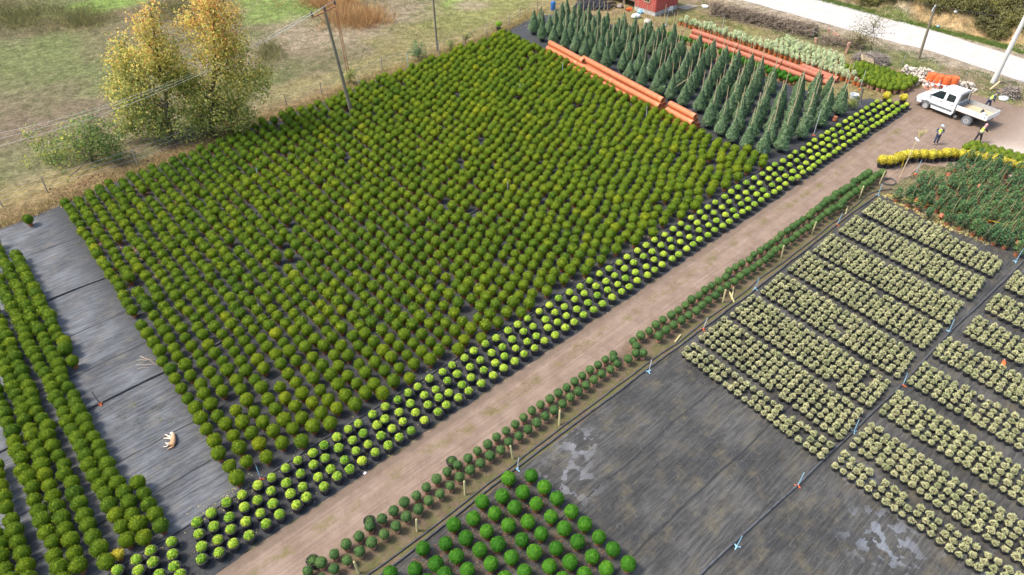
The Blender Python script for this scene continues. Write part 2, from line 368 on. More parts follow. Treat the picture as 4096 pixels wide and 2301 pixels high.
def wob(pts, step=.5, amp=.06, seed=3, closed=True):
    """resample a polygon with small wobbles along its edge"""
    r = random.Random(seed); out = []
    n = len(pts)
    for i in range(n if closed else n-1):
        a, b2 = Vector((*pts[i], 0)), Vector((*pts[(i+1) % n], 0)); k = max(1, int((b2-a).length/step)); nn = Vector((-(b2-a).y, (b2-a).x, 0)).normalized()
        for j in range(k): out.append(a.lerp(b2, j/k)+nn*(r.uniform(-amp, amp) if j else 0))
    return [(p.x, p.y) for p in out]
def sheet(name, pts, z, m, kind='structure'):
    bm = bmesh.new(); f = bm.faces.new([bm.verts.new((x, y, z)) for x, y in pts]); bm.normal_update()
    if f.normal.z < 0: f.normal_flip()
    bmesh.ops.triangulate(bm, faces=bm.faces)
    me = bpy.data.meshes.new(name); bm.to_mesh(me); bm.free(); me.materials.append(m)
    o = link(name, me); return tag(o, kind=kind)

def axis(t, which):
    s = nd(t, 'ShaderNodeSeparateXYZ'); t.links.new(coords(t), s.inputs[0]); return s.outputs[which]
def band(t, y, y0, half, soft, wig=None):
    d = math_(t, 'ABSOLUTE', math_(t, 'SUBTRACT', y if wig is None else math_(t, 'ADD', y, wig), y0))
    r = nd(t, 'ShaderNodeMapRange', interpolation_type='SMOOTHSTEP'); r.inputs[1].default_value = half+soft; r.inputs[2].default_value = half
    t.links.new(d, r.inputs[0]); return r.outputs[0]
def cloth(name, dark, light, stain, stainamt, seams, patches=(), rings=False, covered=False):
    m, t, b = new_mat(name); v = coords(t); X, Y = axis(t, 0), axis(t, 1)
    big = noise(t, v, .35, 5, .6, (.35, .68)); wr = noise(t, coords(t, (.35, 3.2, 1), (0, 0, R(4))), 2.0, 6, .65); fine = noise(t, v, 9, 5, .7, (.3, .75))
    c = mixc(t, big, dark, light); c = mixc(t, 1, c, mixc(t, rampv(t, wr, .36, .64), (.60, .60, .63), (1.3, 1.3, 1.28)), 'MULTIPLY')
    c = mixc(t, math_(t, 'MULTIPLY', noise(t, v, .9, 7, .7, (.48, .72)), stainamt), c, stain)
    c = mixc(t, math_(t, 'MULTIPLY', fine, .25), c, mixc(t, .5, light, stain))
    if covered:      # unfaded black cloth under the pots, with the plants' shade painted in
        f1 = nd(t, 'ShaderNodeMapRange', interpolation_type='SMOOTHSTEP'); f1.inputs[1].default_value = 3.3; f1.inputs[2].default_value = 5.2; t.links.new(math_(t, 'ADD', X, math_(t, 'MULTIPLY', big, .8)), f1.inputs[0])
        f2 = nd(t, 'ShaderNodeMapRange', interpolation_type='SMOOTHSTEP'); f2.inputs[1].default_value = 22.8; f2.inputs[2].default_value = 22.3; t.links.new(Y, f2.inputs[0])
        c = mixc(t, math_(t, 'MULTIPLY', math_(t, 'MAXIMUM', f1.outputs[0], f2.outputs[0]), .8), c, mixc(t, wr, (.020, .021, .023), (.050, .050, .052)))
    wg = math_(t, 'MULTIPLY', math_(t, 'SUBTRACT', noise(t, v, .25, 3), .5), .5)
    for s in seams: c = mixc(t, math_(t, 'MULTIPLY', band(t, Y, s, .015, .07, wg), .8), c, (.02, .021, .024))
    for (u0, v0, rad, thr, pc) in patches:
        dx = nd(t, 'ShaderNodeVectorMath', operation='DISTANCE'); t.links.new(v, dx.inputs[0]); dx.inputs[1].default_value = (u0, v0, .016)
        r = nd(t, 'ShaderNodeMapRange'); r.inputs[1].default_value = rad; r.inputs[2].default_value = rad*.25; t.links.new(dx.outputs[1], r.inputs[0])
        blot = noise(t, v, 1.7, 3, .5, (thr, thr+.035)); c = mixc(t, math_(t, 'MULTIPLY', math_(t, 'MULTIPLY', r.outputs[0], blot), .9), c, pc)
    if rings:
        vo = nd(t, 'ShaderNodeTexVoronoi'); vo.inputs['Scale'].default_value = 1.05; vo.inputs['Randomness'].default_value = .35; t.links.new(v, vo.inputs['Vector'])
        c = mixc(t, math_(t, 'MULTIPLY', rampv(t, vo.outputs['Distance'], .27, .2), .3), c, (.04, .042, .046))
        d = nd(t, 'ShaderNodeMapRange', interpolation_type='SMOOTHSTEP'); t.links.new(math_(t, 'ABSOLUTE', math_(t, 'SUBTRACT', vo.outputs['Distance'], .25)), d.inputs[0])
        d.inputs[1].default_value = .045; d.inputs[2].default_value = .0; c = mixc(t, math_(t, 'MULTIPLY', math_(t, 'MULTIPLY', d.outputs[0], fine), .3), c, (.22, .20, .17))
    t.links.new(c, b.inputs['Base Color']); b.inputs['Roughness'].default_value = .62; b.inputs['Specular IOR Level'].default_value = .35
    bump(t, b, wr, 1.0, .16); return m
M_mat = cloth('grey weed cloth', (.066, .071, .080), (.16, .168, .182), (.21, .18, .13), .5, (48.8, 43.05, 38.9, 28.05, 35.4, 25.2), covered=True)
M_mat2 = cloth('stained black weed cloth', (.040, .040, .040), (.092, .089, .083), (.135, .112, .068), .85, (8.4, 11.7),
               ((15.3, 12.9, 1.9, .53, (.19, .19, .20)), (23.2, 1.6, 2.2, .52, (.20, .213, .235)), (17.2, 14.0, 1.4, .50, (.20, .20, .21)), (24.3, -2.2, 2.2, .55, (.22, .225, .23)), (25.5, 4.0, 1.2, .5, (.2, .2, .21))), True)
matpoly = [(-30, 19.6), (66.2, 19.62), (65.4, 23.2), (62.6, 24.3), (62.4, 56), (59, 59.4)]+[(u, fenc(u)-.1) for u in (56.5, 49.7, 41.4, 32.2, 28.2, 21.5, 16.7, 10.3, 6.2, 2.1, -6, -30)]
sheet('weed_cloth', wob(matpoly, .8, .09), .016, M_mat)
sheet('field_cloth', wob([(-20, 14.9), (48.5, 14.85), (50.3, 14.6), (49.2, 8.8), (62, 4), (62, -30), (-20, -30)], .8, .07), .016, M_mat2)

M_track, t, b = new_mat('packed reddish soil'); v = coords(t); X, Y = axis(t, 0), axis(t, 1)
wig = math_(t, 'MULTIPLY', math_(t, 'SUBTRACT', noise(t, v, .3, 3), .5), .9); wig2 = math_(t, 'MULTIPLY', math_(t, 'SUBTRACT', noise(t, v, 2.5, 4), .5), .7)
c = mixc(t, noise(t, v, .8, 8, .68, (.28, .72)), (.205, .145, .108), (.295, .218, .17))
rut = noise(t, coords(t, (.12, 4.5, 1)), 1.5, 5, .6); c = mixc(t, 1, c, mixc(t, rampv(t, rut, .3, .7), (.88, .87, .86), (1.10, 1.10, 1.09)), 'MULTIPLY')
c = mixc(t, math_(t, 'MULTIPLY', band(t, Y, 19.45, .1, .45, wig2), .6), c, (.15, .11, .08))
c = mixc(t, math_(t, 'MULTIPLY', math_(t, 'MULTIPLY', band(t, Y, 18.55, .06, .42, math_(t, 'ADD', wig, wig2)), noise(t, v, .6, 6, .75, (.46, .62))), .8), c, mixc(t, noise(t, v, 9, 4), (.10, .10, .03), (.22, .17, .07)))
ver = nd(t, 'ShaderNodeMapRange', interpolation_type='SMOOTHSTEP'); ver.inputs[1].default_value = 17.35; ver.inputs[2].default_value = 16.6; t.links.new(math_(t, 'ADD', Y, wig2), ver.inputs[0])
onlyw = nd(t, 'ShaderNodeMapRange'); onlyw.inputs[1].default_value = 52.5; onlyw.inputs[2].default_value = 51.0; t.links.new(X, onlyw.inputs[0])
c = mixc(t, math_(t, 'MULTIPLY', math_(t, 'MULTIPLY', ver.outputs[0], onlyw.outputs[0]), .9), c, mixc(t, noise(t, v, 1.6, 7, .7, (.3, .7)), (.105, .072, .048), (.185, .13, .09)))
gr = nd(t, 'ShaderNodeMapRange'); gr.inputs[1].default_value = 16.6; gr.inputs[2].default_value = 15.3; t.links.new(math_(t, 'ADD', Y, wig2), gr.inputs[0])
c = mixc(t, math_(t, 'MULTIPLY', math_(t, 'MULTIPLY', gr.outputs[0], noise(t, v, 1.3, 7, .75, (.38, .62))), math_(t, 'MULTIPLY', onlyw.outputs[0], .8)), c, mixc(t, noise(t, v, 12, 3), (.075, .095, .025), (.15, .15, .045)))
pal = nd(t, 'ShaderNodeMapRange', interpolation_type='SMOOTHSTEP'); pal.inputs[1].default_value = 14.0; pal.inputs[2].default_value = 10.0; t.links.new(math_(t, 'ADD', Y, wig), pal.inputs[0])
c = mixc(t, math_(t, 'MULTIPLY', math_(t, 'SUBTRACT', 1.0, onlyw.outputs[0]), pal.outputs[0]), c, mixc(t, noise(t, v, .7, 6, .6), (.50, .41, .33), (.66, .57, .48)))
dk = nd(t, 'ShaderNodeMapRange', interpolation_type='SMOOTHSTEP'); dk.inputs[1].default_value = 63.5; dk.inputs[2].default_value = 67; t.links.new(math_(t, 'ADD', X, wig), dk.inputs[0])
c = mixc(t, math_(t, 'MULTIPLY', dk.outputs[0], .55), c, (.19, .135, .10))
t.links.new(c, b.inputs['Base Color']); b.inputs['Roughness'].default_value = .95; b.inputs['Specular IOR Level'].default_value = .12
bump(t, b, math_(t, 'ADD', rut, noise(t, v, 6, 6, .7)), .8, .06)
sheet('dirt_track', wob([(-30, 19.6), (63, 19.6), (66.2, 21.6), (69.5, 22.0), (71.6, 20.6), (73.2, 17.2), (73.6, 13.8), (74.5, 10), (78.5, 7), (78.5, -5), (62, -5), (60.5, 8.5), (57, 14.6), (51.3, 14.7), (-30, 14.9)], .6, .1, 5), .008, M_track)
M_road = nmat('pale worn asphalt', (.44, .41, .375), (.51, .48, .44), .6, .9, .1, spec=.2)
sheet('road', wob([(80.6, 150), (80.6, 30), (81.0, 24), (80.3, 19), (79.6, 14), (78.6, -5), (84.6, -5), (85.5, 14), (86.3, 20), (87.2, 26), (87.8, 34), (88, 60), (88, 150)], 1.2, .12, 9), .012, M_road)

# ------------------------------------------------------------------ plants: leaf templates, pots
def unit(a): return a/np.maximum(np.linalg.norm(a, axis=-1, keepdims=True), 1e-6)
def leafquads(p, d, L, W, r):
    """pointed leaf of length L and width W at each point p along d"""
    n = len(p); s = unit(np.cross(d, unit(r.normal(size=(n, 3)))))
    L = np.broadcast_to(L, n)[:, None]; W = np.broadcast_to(W, n)[:, None]
    mid = p+d*L*.5
    V = np.stack([p, mid+s*W*.5, p+d*L, mid-s*W*.5], 1).reshape(-1, 3)
    return V, np.arange(n*4).reshape(-1, 4)
def fib(n, r):
    i = np.arange(n)+.5; ph = np.arccos(1-2*i/n); th = np.pi*(1+5**.5)*i
    q = np.stack([np.cos(th)*np.sin(ph), np.sin(th)*np.sin(ph), np.cos(ph)], -1)
    return unit(q+r.normal(size=q.shape)*.9/math.sqrt(n))
ICO = {}
def ico(sub):
    if sub not in ICO:
        bm = bmesh.new(); bmesh.ops.create_icosphere(bm, subdivisions=sub, radius=1.0)
        ICO[sub] = (np.array([v.co for v in bm.verts]), np.array([[v.index for v in f.verts] for f in bm.faces])); bm.free()
    return ICO[sub]
class Tpl:
    """a template of leaves and solids: vertices, quads, triangles, a leaf value and a material slot per face"""
    def __init__(s): s.V, s.Q, s.T, s.ql, s.tl, s.qm, s.tm, s.N, s.n = [], [], [], [], [], [], [], [], 0
    def norm(s, V, N):
        if N is None:
            c = np.array([0, 0, V[:, 2].mean()*.7]); N = unit(V-c)+np.array([0, 0, .35])
            k = np.random.default_rng(len(V)).normal(size=(len(V)//4+1, 3))*.28; N = N+np.repeat(k, 4, 0)[:len(V)]
        s.N.append(unit(N))
    def addq(s, V, Q, leaf, m=0, N=None):
        s.norm(V, N); s.V.append(V); s.Q.append(Q+s.n); s.ql.append(np.broadcast_to(leaf, len(Q))); s.qm.append(np.full(len(Q), m)); s.n += len(V); return s
    def addt(s, V, T, leaf, m=0, N=None):
        s.norm(V, N); s.V.append(V); s.T.append(T+s.n); s.tl.append(np.broadcast_to(leaf, len(T))); s.tm.append(np.full(len(T), m)); s.n += len(V); return s
    def lathe(s, prof, n, m):
        a = np.arange(n)*2*np.pi/n
        V = np.concatenate([np.stack([r*np.cos(a), r*np.sin(a), np.full(n, z)], -1) for r, z in prof])
        Q = np.array([[i*n+k, i*n+(k+1) % n, (i+1)*n+(k+1) % n, (i+1)*n+k] for i in range(len(prof)-1) for k in range(n)])
        return s.addq(V, Q, .5, m)
    def fin(s):
        c = lambda a, k: np.concatenate(a) if a else np.zeros((0, k) if k > 1 else 0)
        s.N = c(s.N, 3); s.V, s.Q, s.T = c(s.V, 3), c(s.Q, 4).astype(np.int64), c(s.T, 3).astype(np.int64)
        s.ql, s.tl, s.qm, s.tm = c(s.ql, 1), c(s.tl, 1), c(s.qm, 1).astype(int), c(s.tm, 1).astype(int); return s
    def mesh(s, name, mats):
        return rawmesh(name, s.V, s.Q, s.T, mats, s.qm, s.tm, {'leaf': np.concatenate([s.ql, s.tl])}, N=s.N)
def merged(name, items, mats, kind='stuff'):
    """one mesh out of many placed templates: items = (template, u, v, z, rotation, scale, tint)"""
    V, N, Q, T, ql, tl, qt, tt, qm, tm, n = [], [], [], [], [], [], [], [], [], [], 0
    for tp, x, y, z, rz, sc, ti in items:
        c, s = math.cos(rz), math.sin(rz); A = tp.V*sc
        V.append(np.stack([A[:, 0]*c-A[:, 1]*s+x, A[:, 0]*s+A[:, 1]*c+y, A[:, 2]+z], -1))
        N.append(np.stack([tp.N[:, 0]*c-tp.N[:, 1]*s, tp.N[:, 0]*s+tp.N[:, 1]*c, tp.N[:, 2]], -1))
        Q.append(tp.Q+n); T.append(tp.T+n); n += len(tp.V); ql.append(tp.ql); tl.append(tp.tl); qm.append(tp.qm); tm.append(tp.tm)
        qt.append(np.full(len(tp.Q), ti)); tt.append(np.full(len(tp.T), ti))
    cc = np.concatenate
    me = rawmesh(name, cc(V), cc(Q), cc(T), mats, cc(qm), cc(tm), {'leaf': cc(ql+tl), 'tint': cc(qt+tt)}, N=cc(N))
    return tag(link(name, me), kind=kind)

def globe(seed, rad=.31, nl=460, L=.10, W=.042, up=.45, sub=2, rough=.05, squash=1.0, t=None, cz=None, flat=None):
    r = np.random.default_rng(seed); t = t or Tpl(); cz = rad if cz is None else cz
    d = fib(nl, r); lump = 1+rough*(np.sin(d[:, 0]*5+seed)+np.sin(d[:, 1]*6+seed*2)+np.sin(d[:, 2]*5+seed*3))/1.7+r.normal(size=nl)*rough*.55
    p = d*(rad*.90*lump)[:, None]; p[:, 2] *= squash
    if flat is not None: p[:, 2] = np.maximum(p[:, 2], -flat*rad)
    dd = unit(d+np.array([0, 0, up])+r.normal(size=d.shape)*.45)
    V, Q = leafquads(p-dd*L*.35+np.array([0, 0, cz]), dd, L*r.uniform(.7, 1.25, nl), W*r.uniform(.7, 1.3, nl), r)
    nr = unit(d+np.array([0, 0, .25])+r.normal(size=d.shape)*.30)
    t.addq(V, Q, r.random(nl), N=np.repeat(nr, 4, 0))
    iv, it = ico(sub); c = iv*(rad*.86*(1+.06*np.sin(iv[:, [0]]*5+seed)+.05*np.sin(iv[:, [1]]*6+seed))); c[:, 2] *= squash
    if flat is not None: c[:, 2] = np.maximum(c[:, 2], -flat*rad)
    t.addt(c+np.array([0, 0, cz]), it, r.random(len(it))*.6+.1, N=iv); return t
def pot_prof(r, h, lip=.02, taper=.78):
    return [(0.001, .004), (r*taper, .004), (r*.97, h*.84), (r*1.03, h*.84), (r*1.05, h), (r*.95, h), (r*.93, h*.88)]
def pot_mesh(name, r, h, m, n=14, soil=True):
    t = Tpl(); t.lathe(pot_prof(r, h), n, 0)
    if soil: t.lathe([(r*.93, h*.88), (r*.5, h*.91), (.001, h*.92)], n, 1)
    t.fin(); me = t.mesh(name, [m, M_soil]); me.polygons.foreach_set('use_smooth', np.ones(len(me.polygons), bool)); me.set_sharp_from_angle(angle=R(40)); return me
def nth(n): return f"{n}{'th' if 10 <= n % 100 <= 20 else {1: 'st', 2: 'nd', 3: 'rd'}.get(n % 10, 'th')}"
def plant(name, xy, potm, crownm, cz, tint, sc, label, cat, group=None, rz=None, tilt=None, psc=1.0, parts=()):
    o = empty(name, (xy[0], xy[1], .02), random.uniform(0, 6.28) if rz is None else rz, label, cat, group)
    if tilt: o.rotation_euler = tilt
    if potm: link('pot', potm, o, sc=psc)
    if crownm: c = link('crown', crownm, o, (0, 0, cz), sc=sc); c.color = (tint, tint, tint, 1)
    for nm, mm, loc, rot in parts: link(nm, mm, o, loc, rot)
    return o

# ---- globe shrubs: the two beds of clipped balls on the grey cloth
GT = [globe(s, .335, 760, .10, .036, .6, 2, .045, 1+.05*(s % 3)) for s in range(6)]
for g in GT: g.fin()
GM = [g.mesh('globe_foliage', [M_globe]) for g in GT]
GT_far = []
for s in range(6):
    g = globe(s+40, .335, 360, .125, .052, .5, 1, .05, 1+.05*(s % 3), cz=.55); g.lathe(pot_prof(.17, .26), 9, 1); GT_far.append(g.fin())
P_terra = pot_mesh('terracotta_pot', .17, .26, M_terra)
spots = []
r = random.Random(5)
for k in range(56):
    ub = 3.85+.797*k; s = .05 if k < 16 else min(.05+(k-16)*.0022, .095); off = (.42*k) % .88; off -= .88 if off > .42 else 0
    j = 0
    while True:
        v = 23.05+.15*math.sin(k)+off+.88*j; j += 1
        u = ub+s*(v-23.2)
        if v > fenc(u)-.75: break
        if u > (47.9 if v < 29 else 47.6+(v-29)*.157): continue
        if math.hypot(u-28.66, v-52.5) < .5 or r.random() < .018: continue
        spots.append((u+r.gauss(0, .05), v+r.gauss(0, .055), 'main', k+1, j))
for ci, (u0, v0, sl, va, vb) in enumerate(((.30, 22.9, .02, 22.9, 26.2), (.27, 22.9, .028, 36.8, 48.5), (-.40, 22.8, .026, 22.8, 51.3), (-1.0, 22.9, .021, 22.9, 51.6), (-2.07, 22.8, .032, 22.8, 50.5),
                                           (-2.9, 23.5, .055, 23.0, 50), (-3.55, 23.0, .045, 23.0, 50), (-4.6, 23, .045, 23, 50), (-5.3, 23, .045, 23, 50))):
    v, j = va+(.35 if ci % 2 else 0), 0
    while v < vb:
        j += 1
        spots.append((u0+sl*(v-v0)+r.gauss(0, .045), v+r.gauss(0, .05), 'left', ci, j)); v += .705
spots += [(.65, 36.0, 'lone', 0, 0), (2.75, 52.5, 'lone', 1, 0)]
spots = [s for s in spots if inframe(s[0], s[1], .55, 30)]
spots.sort(key=lambda s: P(s[0], s[1], .55)[2])
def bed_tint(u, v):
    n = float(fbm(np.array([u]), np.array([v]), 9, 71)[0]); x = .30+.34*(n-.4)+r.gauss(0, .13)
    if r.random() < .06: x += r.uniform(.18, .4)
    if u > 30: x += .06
    d = math.hypot((u-13)/11, (v-53)/6)            # the big tree's shade is painted into the tint as darker green
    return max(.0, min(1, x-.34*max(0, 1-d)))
items = []
for i, (u, v, bed, k, j) in enumerate(spots):
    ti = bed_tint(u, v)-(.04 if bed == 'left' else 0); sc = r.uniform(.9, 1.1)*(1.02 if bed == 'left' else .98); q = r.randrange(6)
    if bed == 'lone' or i < 298:
        hue = 'dark green' if ti < .25 else 'green' if ti < .42 else 'yellowish green' if ti < .6 else 'yellow'
        if bed == 'main': lab = f'{hue} clipped globe, {nth(j)} up in {nth(k)} column right of bare cloth'
        elif bed == 'left': lab = f'{hue} clipped globe, {nth(j)} from the front in {nth(k+1)} column left of bare cloth'
        else: lab = ('green clipped globe in its pot standing alone on the bare cloth strip', 'green potted globe alone at the far end of the bare cloth')[k]
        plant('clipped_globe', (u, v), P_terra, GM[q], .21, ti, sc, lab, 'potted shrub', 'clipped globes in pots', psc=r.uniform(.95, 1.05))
    else: items.append((GT_far[q], u, v, .02, r.uniform(0, 6.28), sc, ti))
tag(merged('clipped_globes', items, [M_globe_s, M_terra]), 'densely set green and yellowish clipped globes covering the far part of the bed', 'potted shrubs')

# ---- variegated domes in black pots, four rows along the track
def dome(seed):
    t = globe(seed, .218, 520, .055, .048, .25, 2, .035, .92, cz=0, flat=.2); return t.fin()
EM = [dome(100+s).mesh('dome_foliage', [M_euon]) for s in range(5)]
P_black = pot_mesh('black_pot', .265, .42, M_black, 16)
r = random.Random(15); ye = []
for row, (v, u0) in enumerate(((19.98, 3.72), (20.63, 3.77), (21.31, 4.03), (22.0, 4.33))):
    u, j = u0, 0
    while u < (66 if row else 66.3)-row*.35:
        j += 1; ye.append((u+r.gauss(0, .05), v+r.gauss(0, .04)-(u > 50)*(-.05), row, j))
        u += min(.70+max(0, u-9)*.0105, .98 if row else .80)+r.gauss(0, .02)
for row, L in enumerate(([(.95, 20.28), (1.62, 20.07), (2.25, 20.05), (2.93, 19.95)], [(1.2, 20.81), (1.84, 20.66), (2.47, 20.77), (3.13, 20.66)], [(1.36, 21.48), (2.0, 21.38), (2.69, 21.35), (3.41, 21.38)], [(1.54, 22.07), (2.2, 22.08), (2.94, 22.14), (3.62, 22.04)])):
    for q, (u, v) in enumerate(L): ye.append((u, v, row, q-4))
rown = ('nearest the track', 'second from the track', 'third from the track', 'farthest from the track')
fewest = {row: min(y[3] for y in ye if y[2] == row) for row in range(4)}
ye = [y for y in ye if inframe(y[0], y[1], .5, 40)]
for u, v, row, j in ye:
    ti = min(1, max(0, r.gauss(.5, .24)+(.1 if u > 30 else 0))); hue = 'mostly green' if ti < .35 else 'yellow speckled' if ti < .55 else 'bright yellow'
    plant('variegated_dome', (u, v), P_black, r.choice(EM), .43, ti, r.uniform(.93, 1.07), f'{hue} dome in black pot, {nth(j-fewest[row]+1)} along in the row {rown[row]}', 'potted shrub', 'variegated domes in black pots')
for q, (u, v) in enumerate(((-1.81, 22.13), (-1.17, 21.54), (-1.06, 22.08), (-.46, 22.09), (-.59, 21.5), (.35, 21.89), (.15, 21.3), (-.02, 20.72), (.02, 20.21), (-.61, 20.78), (-1.25, 20.95), (-.62, 20.1))):
    if inframe(u, v, .4, 30): plant('variegated_dome', (u, v), P_black, EM[q % 5], .43, (.3, .55, .3, .45, .5, .4, .45, .35, .4, .35, .4, .4)[q], 1.0, f'speckled dome in black pot, {nth(q+1)} from the left in the corner cluster', 'potted shrub', 'variegated domes in black pots')

# ---- small dark box balls in terracotta pots along the verge
TM = []
for s in range(4): TM.append(globe(200+s, .235, 420, .055, .034, .2, 2, .03).fin().mesh('box_ball_foliage', [M_topi]))
P_tp = pot_mesh('clay_pot', .16, .24, M_terrapale)
r = random.Random(25); top = []
u, j = 3.35, 0
while u < 22.9: j += 1; top.append((u, 16.76+r.gauss(0, .03), 'track side', j, 1.0)); u += .605
u, j = 3.6, 0
while u < 22.6: j += 1; top.append((u, 16.12+r.gauss(0, .04), 'grass side', j, 1.0)); u += .605
top += [(23.04, 15.94, 'middle cluster', 1, 1), (24.14, 16.30, 'middle cluster', 2, 1), (23.69, 15.96, 'middle cluster', 3, 1), (24.0, 15.69, 'middle cluster', 4, 1), (22.5, 16.5, 'middle cluster', 5, 1)]
u, j = 24.3, 0
while u < 52: j += 1; top.append((u, 16.62+r.gauss(0, .05), 'far track side', j, 1.08 if u < 44 else 1.25)); u += .665
u, j = 25.7, 0
while u < 52.3: j += 1; top.append((u, 15.93+r.gauss(0, .05), 'far grass side', j, 1.08 if u < 44 else 1.25)); u += .665
for u, v, row, j, s in top:
    if not inframe(u, v, .4, 30): continue
    plant('box_ball', (u, v), P_tp, r.choice(TM), .22, r.uniform(.1, .8), s*r.uniform(.92, 1.08), f'small dark box ball, {nth(j)} from the front in the {row} row' if 'cluster' not in row else f'small dark box ball in clay pot, {nth(j)} of the tight {row}', 'potted shrub', 'small box balls lining the verge')

# ---- large bright box balls on the black cloth
BM = []
for s in range(4): BM.append(globe(300+s, .33, 1000, .052, .034, .15, 2, .022).fin().mesh('large_ball_foliage', [M_big]))
P_big = pot_mesh('clay_pot', .19, .25, M_terra)
for ci, (u, vs_) in enumerate(((13.9, (13.97, 13.13, 12.32, 11.42, 10.6, 9.78, 9.0, 8.14)), (13.05, (14.56, 13.58, 12.75, 11.85, 11.05, 10.24, 9.36, 8.61)), (12.2, (14.05, 13.24, 12.35, 11.55, 10.64, 9.81, 9.04)),
                               (11.4, (14.44, 13.63, 12.79, 11.9, 11.12, 10.26, 9.5)), (10.52, (14.06, 13.21, 12.42, 11.59, 10.78, 9.9)), (9.7, (14.4, 13.55, 12.74, 11.96, 11.1)), (8.86, (13.94, 13.17, 12.39, 11.5)), (8.05, (14.41, 13.49, 12.86)), (7.27, (13.88, 13.1)), (6.4, (14.4,)))):
    for j, v in enumerate(vs_):
        if inframe(u, v, .5, 60): plant('large_box_ball', (u+r.gauss(0, .03), v), P_big, r.choice(BM), .19, .25 if (ci > 6 or (ci+j) % 6 == 0) else r.uniform(.45, .95), r.uniform(.95, 1.06), f'large bright box ball, {nth(j+1)} from the hose in {nth(ci+1)} row from the empty cloth', 'potted shrub', 'large box balls in the front block')

# ---- pale cream edged shrubs in small black pots: the field on the right
def pale(seed, n=110, rad=.135, h=.21, L=.07, W=.05, pot=True, far=False):
    r = np.random.default_rng(seed); t = Tpl(); d = fib(n, r); d[:, 2] = np.abs(d[:, 2])*1.05-.12; d = unit(d)
    lump = 1+.22*np.sin(d[:, 0]*4+seed)*np.sin(d[:, 1]*4+seed*2)+r.normal(size=n)*.13; p = d*(rad*lump)[:, None]*np.array([1, 1, h/.2])
    dd = unit(d+r.normal(size=(n, 3))*.45+np.array([0, 0, .25])); V, Q = leafquads(p-dd*L*.4+np.array([0, 0, .27]), dd, L*r.uniform(.7, 1.3, n), W*r.uniform(.8, 1.3, n), r)
    nr = unit(d+np.array([0, 0, .3])+r.normal(size=(n, 3))*.3); t.addq(V, Q, np.clip(r.normal(.58, .26, n), 0, 1), N=np.repeat(nr, 4, 0))
    if pot:
        t.lathe(pot_prof(.155, .26), 10, 1); t.lathe([(.145, .23), (.001, .235)], 10, 2)
    return t.fin()
PT = [pale(400+s) for s in range(8)]
PM = [pale(400+s, 170, L=.062, W=.04, pot=False).mesh('cream_foliage', [M_pale]) for s in range(6)]
P_small = pot_mesh('black_pot', .155, .26, M_black, 12)
r = random.Random(35); pf = []
for bi, (u0, n) in enumerate(((25.8, 3), (27.5, 6), (30.52, 6), (33.65, 6), (36.85, 6), (39.9, 6), (43.25, 6), (46.5, 6), (49.7, 2))):
    for q in range(24):
        v = 14.28-.412*q
        if v < 5.55-(u0-25)*.012: break
        for j in range(n if not (bi == 8 and q > 2) else 0):
            u = u0+.455*j+.092*(v-14.3)
            if u > 48.9+.15*(v-10) or (bi == 7 and q > 12 and j > 4): continue
            if r.random() < .012: continue
            pf.append((u+r.gauss(0, .025), v+.02*j+r.gauss(0, .025), 'near', bi, q, j))
for bi in range(8):
    u0 = 25.0 if bi == 0 else 26.75+3.07*(bi-1)
    for q in range(28):
        v = 4.88-.412*q
        if bi > 4 and v > 4.6: continue
        for j in range(3 if bi == 0 else 5):
            u = u0+.455*j+.06*(v-4.9)
            if r.random() < .012: continue
            pf.append((u+r.gauss(0, .025), v+r.gauss(0, .025), 'far', bi, q, j))
pf = [p for p in pf if inframe(p[0], p[1], .35, 25)]
pf.sort(key=lambda p: P(p[0], p[1], .3)[2])
items = []
for i, (u, v, fld, bi, q, j) in enumerate(pf):
    ti = r.uniform(.2, .95) if r.random() > .03 else 0.0; sc = r.uniform(.88, 1.15)
    if i < 298:
        wh = 'between the two hoses' if fld == 'near' else 'beyond the second hose'
        lab = f'cream edged shrub, {nth(j+1)} of {nth(q+1)} row in {nth(bi+1)} block {wh}'
        plant('cream_edged_shrub', (u, v), P_small, r.choice(PM), .0, ti, sc, lab, 'potted shrub', 'cream edged shrubs in small black pots')
    else: items.append((r.choice(PT), u, v, .02, r.uniform(0, 6.28), sc, ti))
tag(merged('cream_edged_shrubs', items, [M_pale_s, M_black, M_soil]), 'close rows of cream edged shrubs in black pots filling the field', 'potted shrubs')

# ---- silvery shrubs in orange pots
def silver(seed):
    r = np.random.default_rng(seed); t = Tpl(); k = 11; n = 420
    a = r.uniform(0, 6.28, k); tip = np.stack([np.cos(a)*r.uniform(.05, .22, k), np.sin(a)*r.uniform(.05, .22, k), r.uniform(.3, .62, k)], -1)
    w = r.integers(0, k, n); f = r.uniform(.15, 1, n)[:, None]; p = tip[w]*f+r.normal(size=(n, 3))*.045
    d = unit(r.normal(size=(n, 3))*.6+tip[w]*1.5); V, Q = leafquads(p, d, .115*r.uniform(.7, 1.2, n), .065, r)
    return t.addq(V, Q, np.clip(r.normal(.6, .22, n), 0, 1)).fin()
SM = [silver(500+s).mesh('silver_foliage', [M_silver]) for s in range(5)]
P_or = pot_mesh('orange_pot', .215, .36, M_orangepot, 14)
r = random.Random(45)
for row in range(8):
    for j in range(36):
        v = 46.6-.632*j-.2*(row % 2)
        if row >= 3 and not 26.9+row*.28 < v < 36.4-.1*row: continue
        if row in (1, 2) and v < 26.2: continue
        if row and v > 36.5 and r.random() < (.12 if row == 1 else .45): continue
        u = 68.0+.52*row-max(0, 36-v)*.085+r.gauss(0, .04)
        if v < 24.6: continue
        plant('silver_shrub', (u, v+r.gauss(0, .04)), P_or, r.choice(SM), .30, r.random(), r.uniform(.85, 1.1)*(.75 if v < 26.2 else 1), f'silvery shrub in orange pot, {nth(j+1)} from the shed in {nth(row+1)} row from pipes', 'potted shrub', 'silvery shrubs in orange pots')

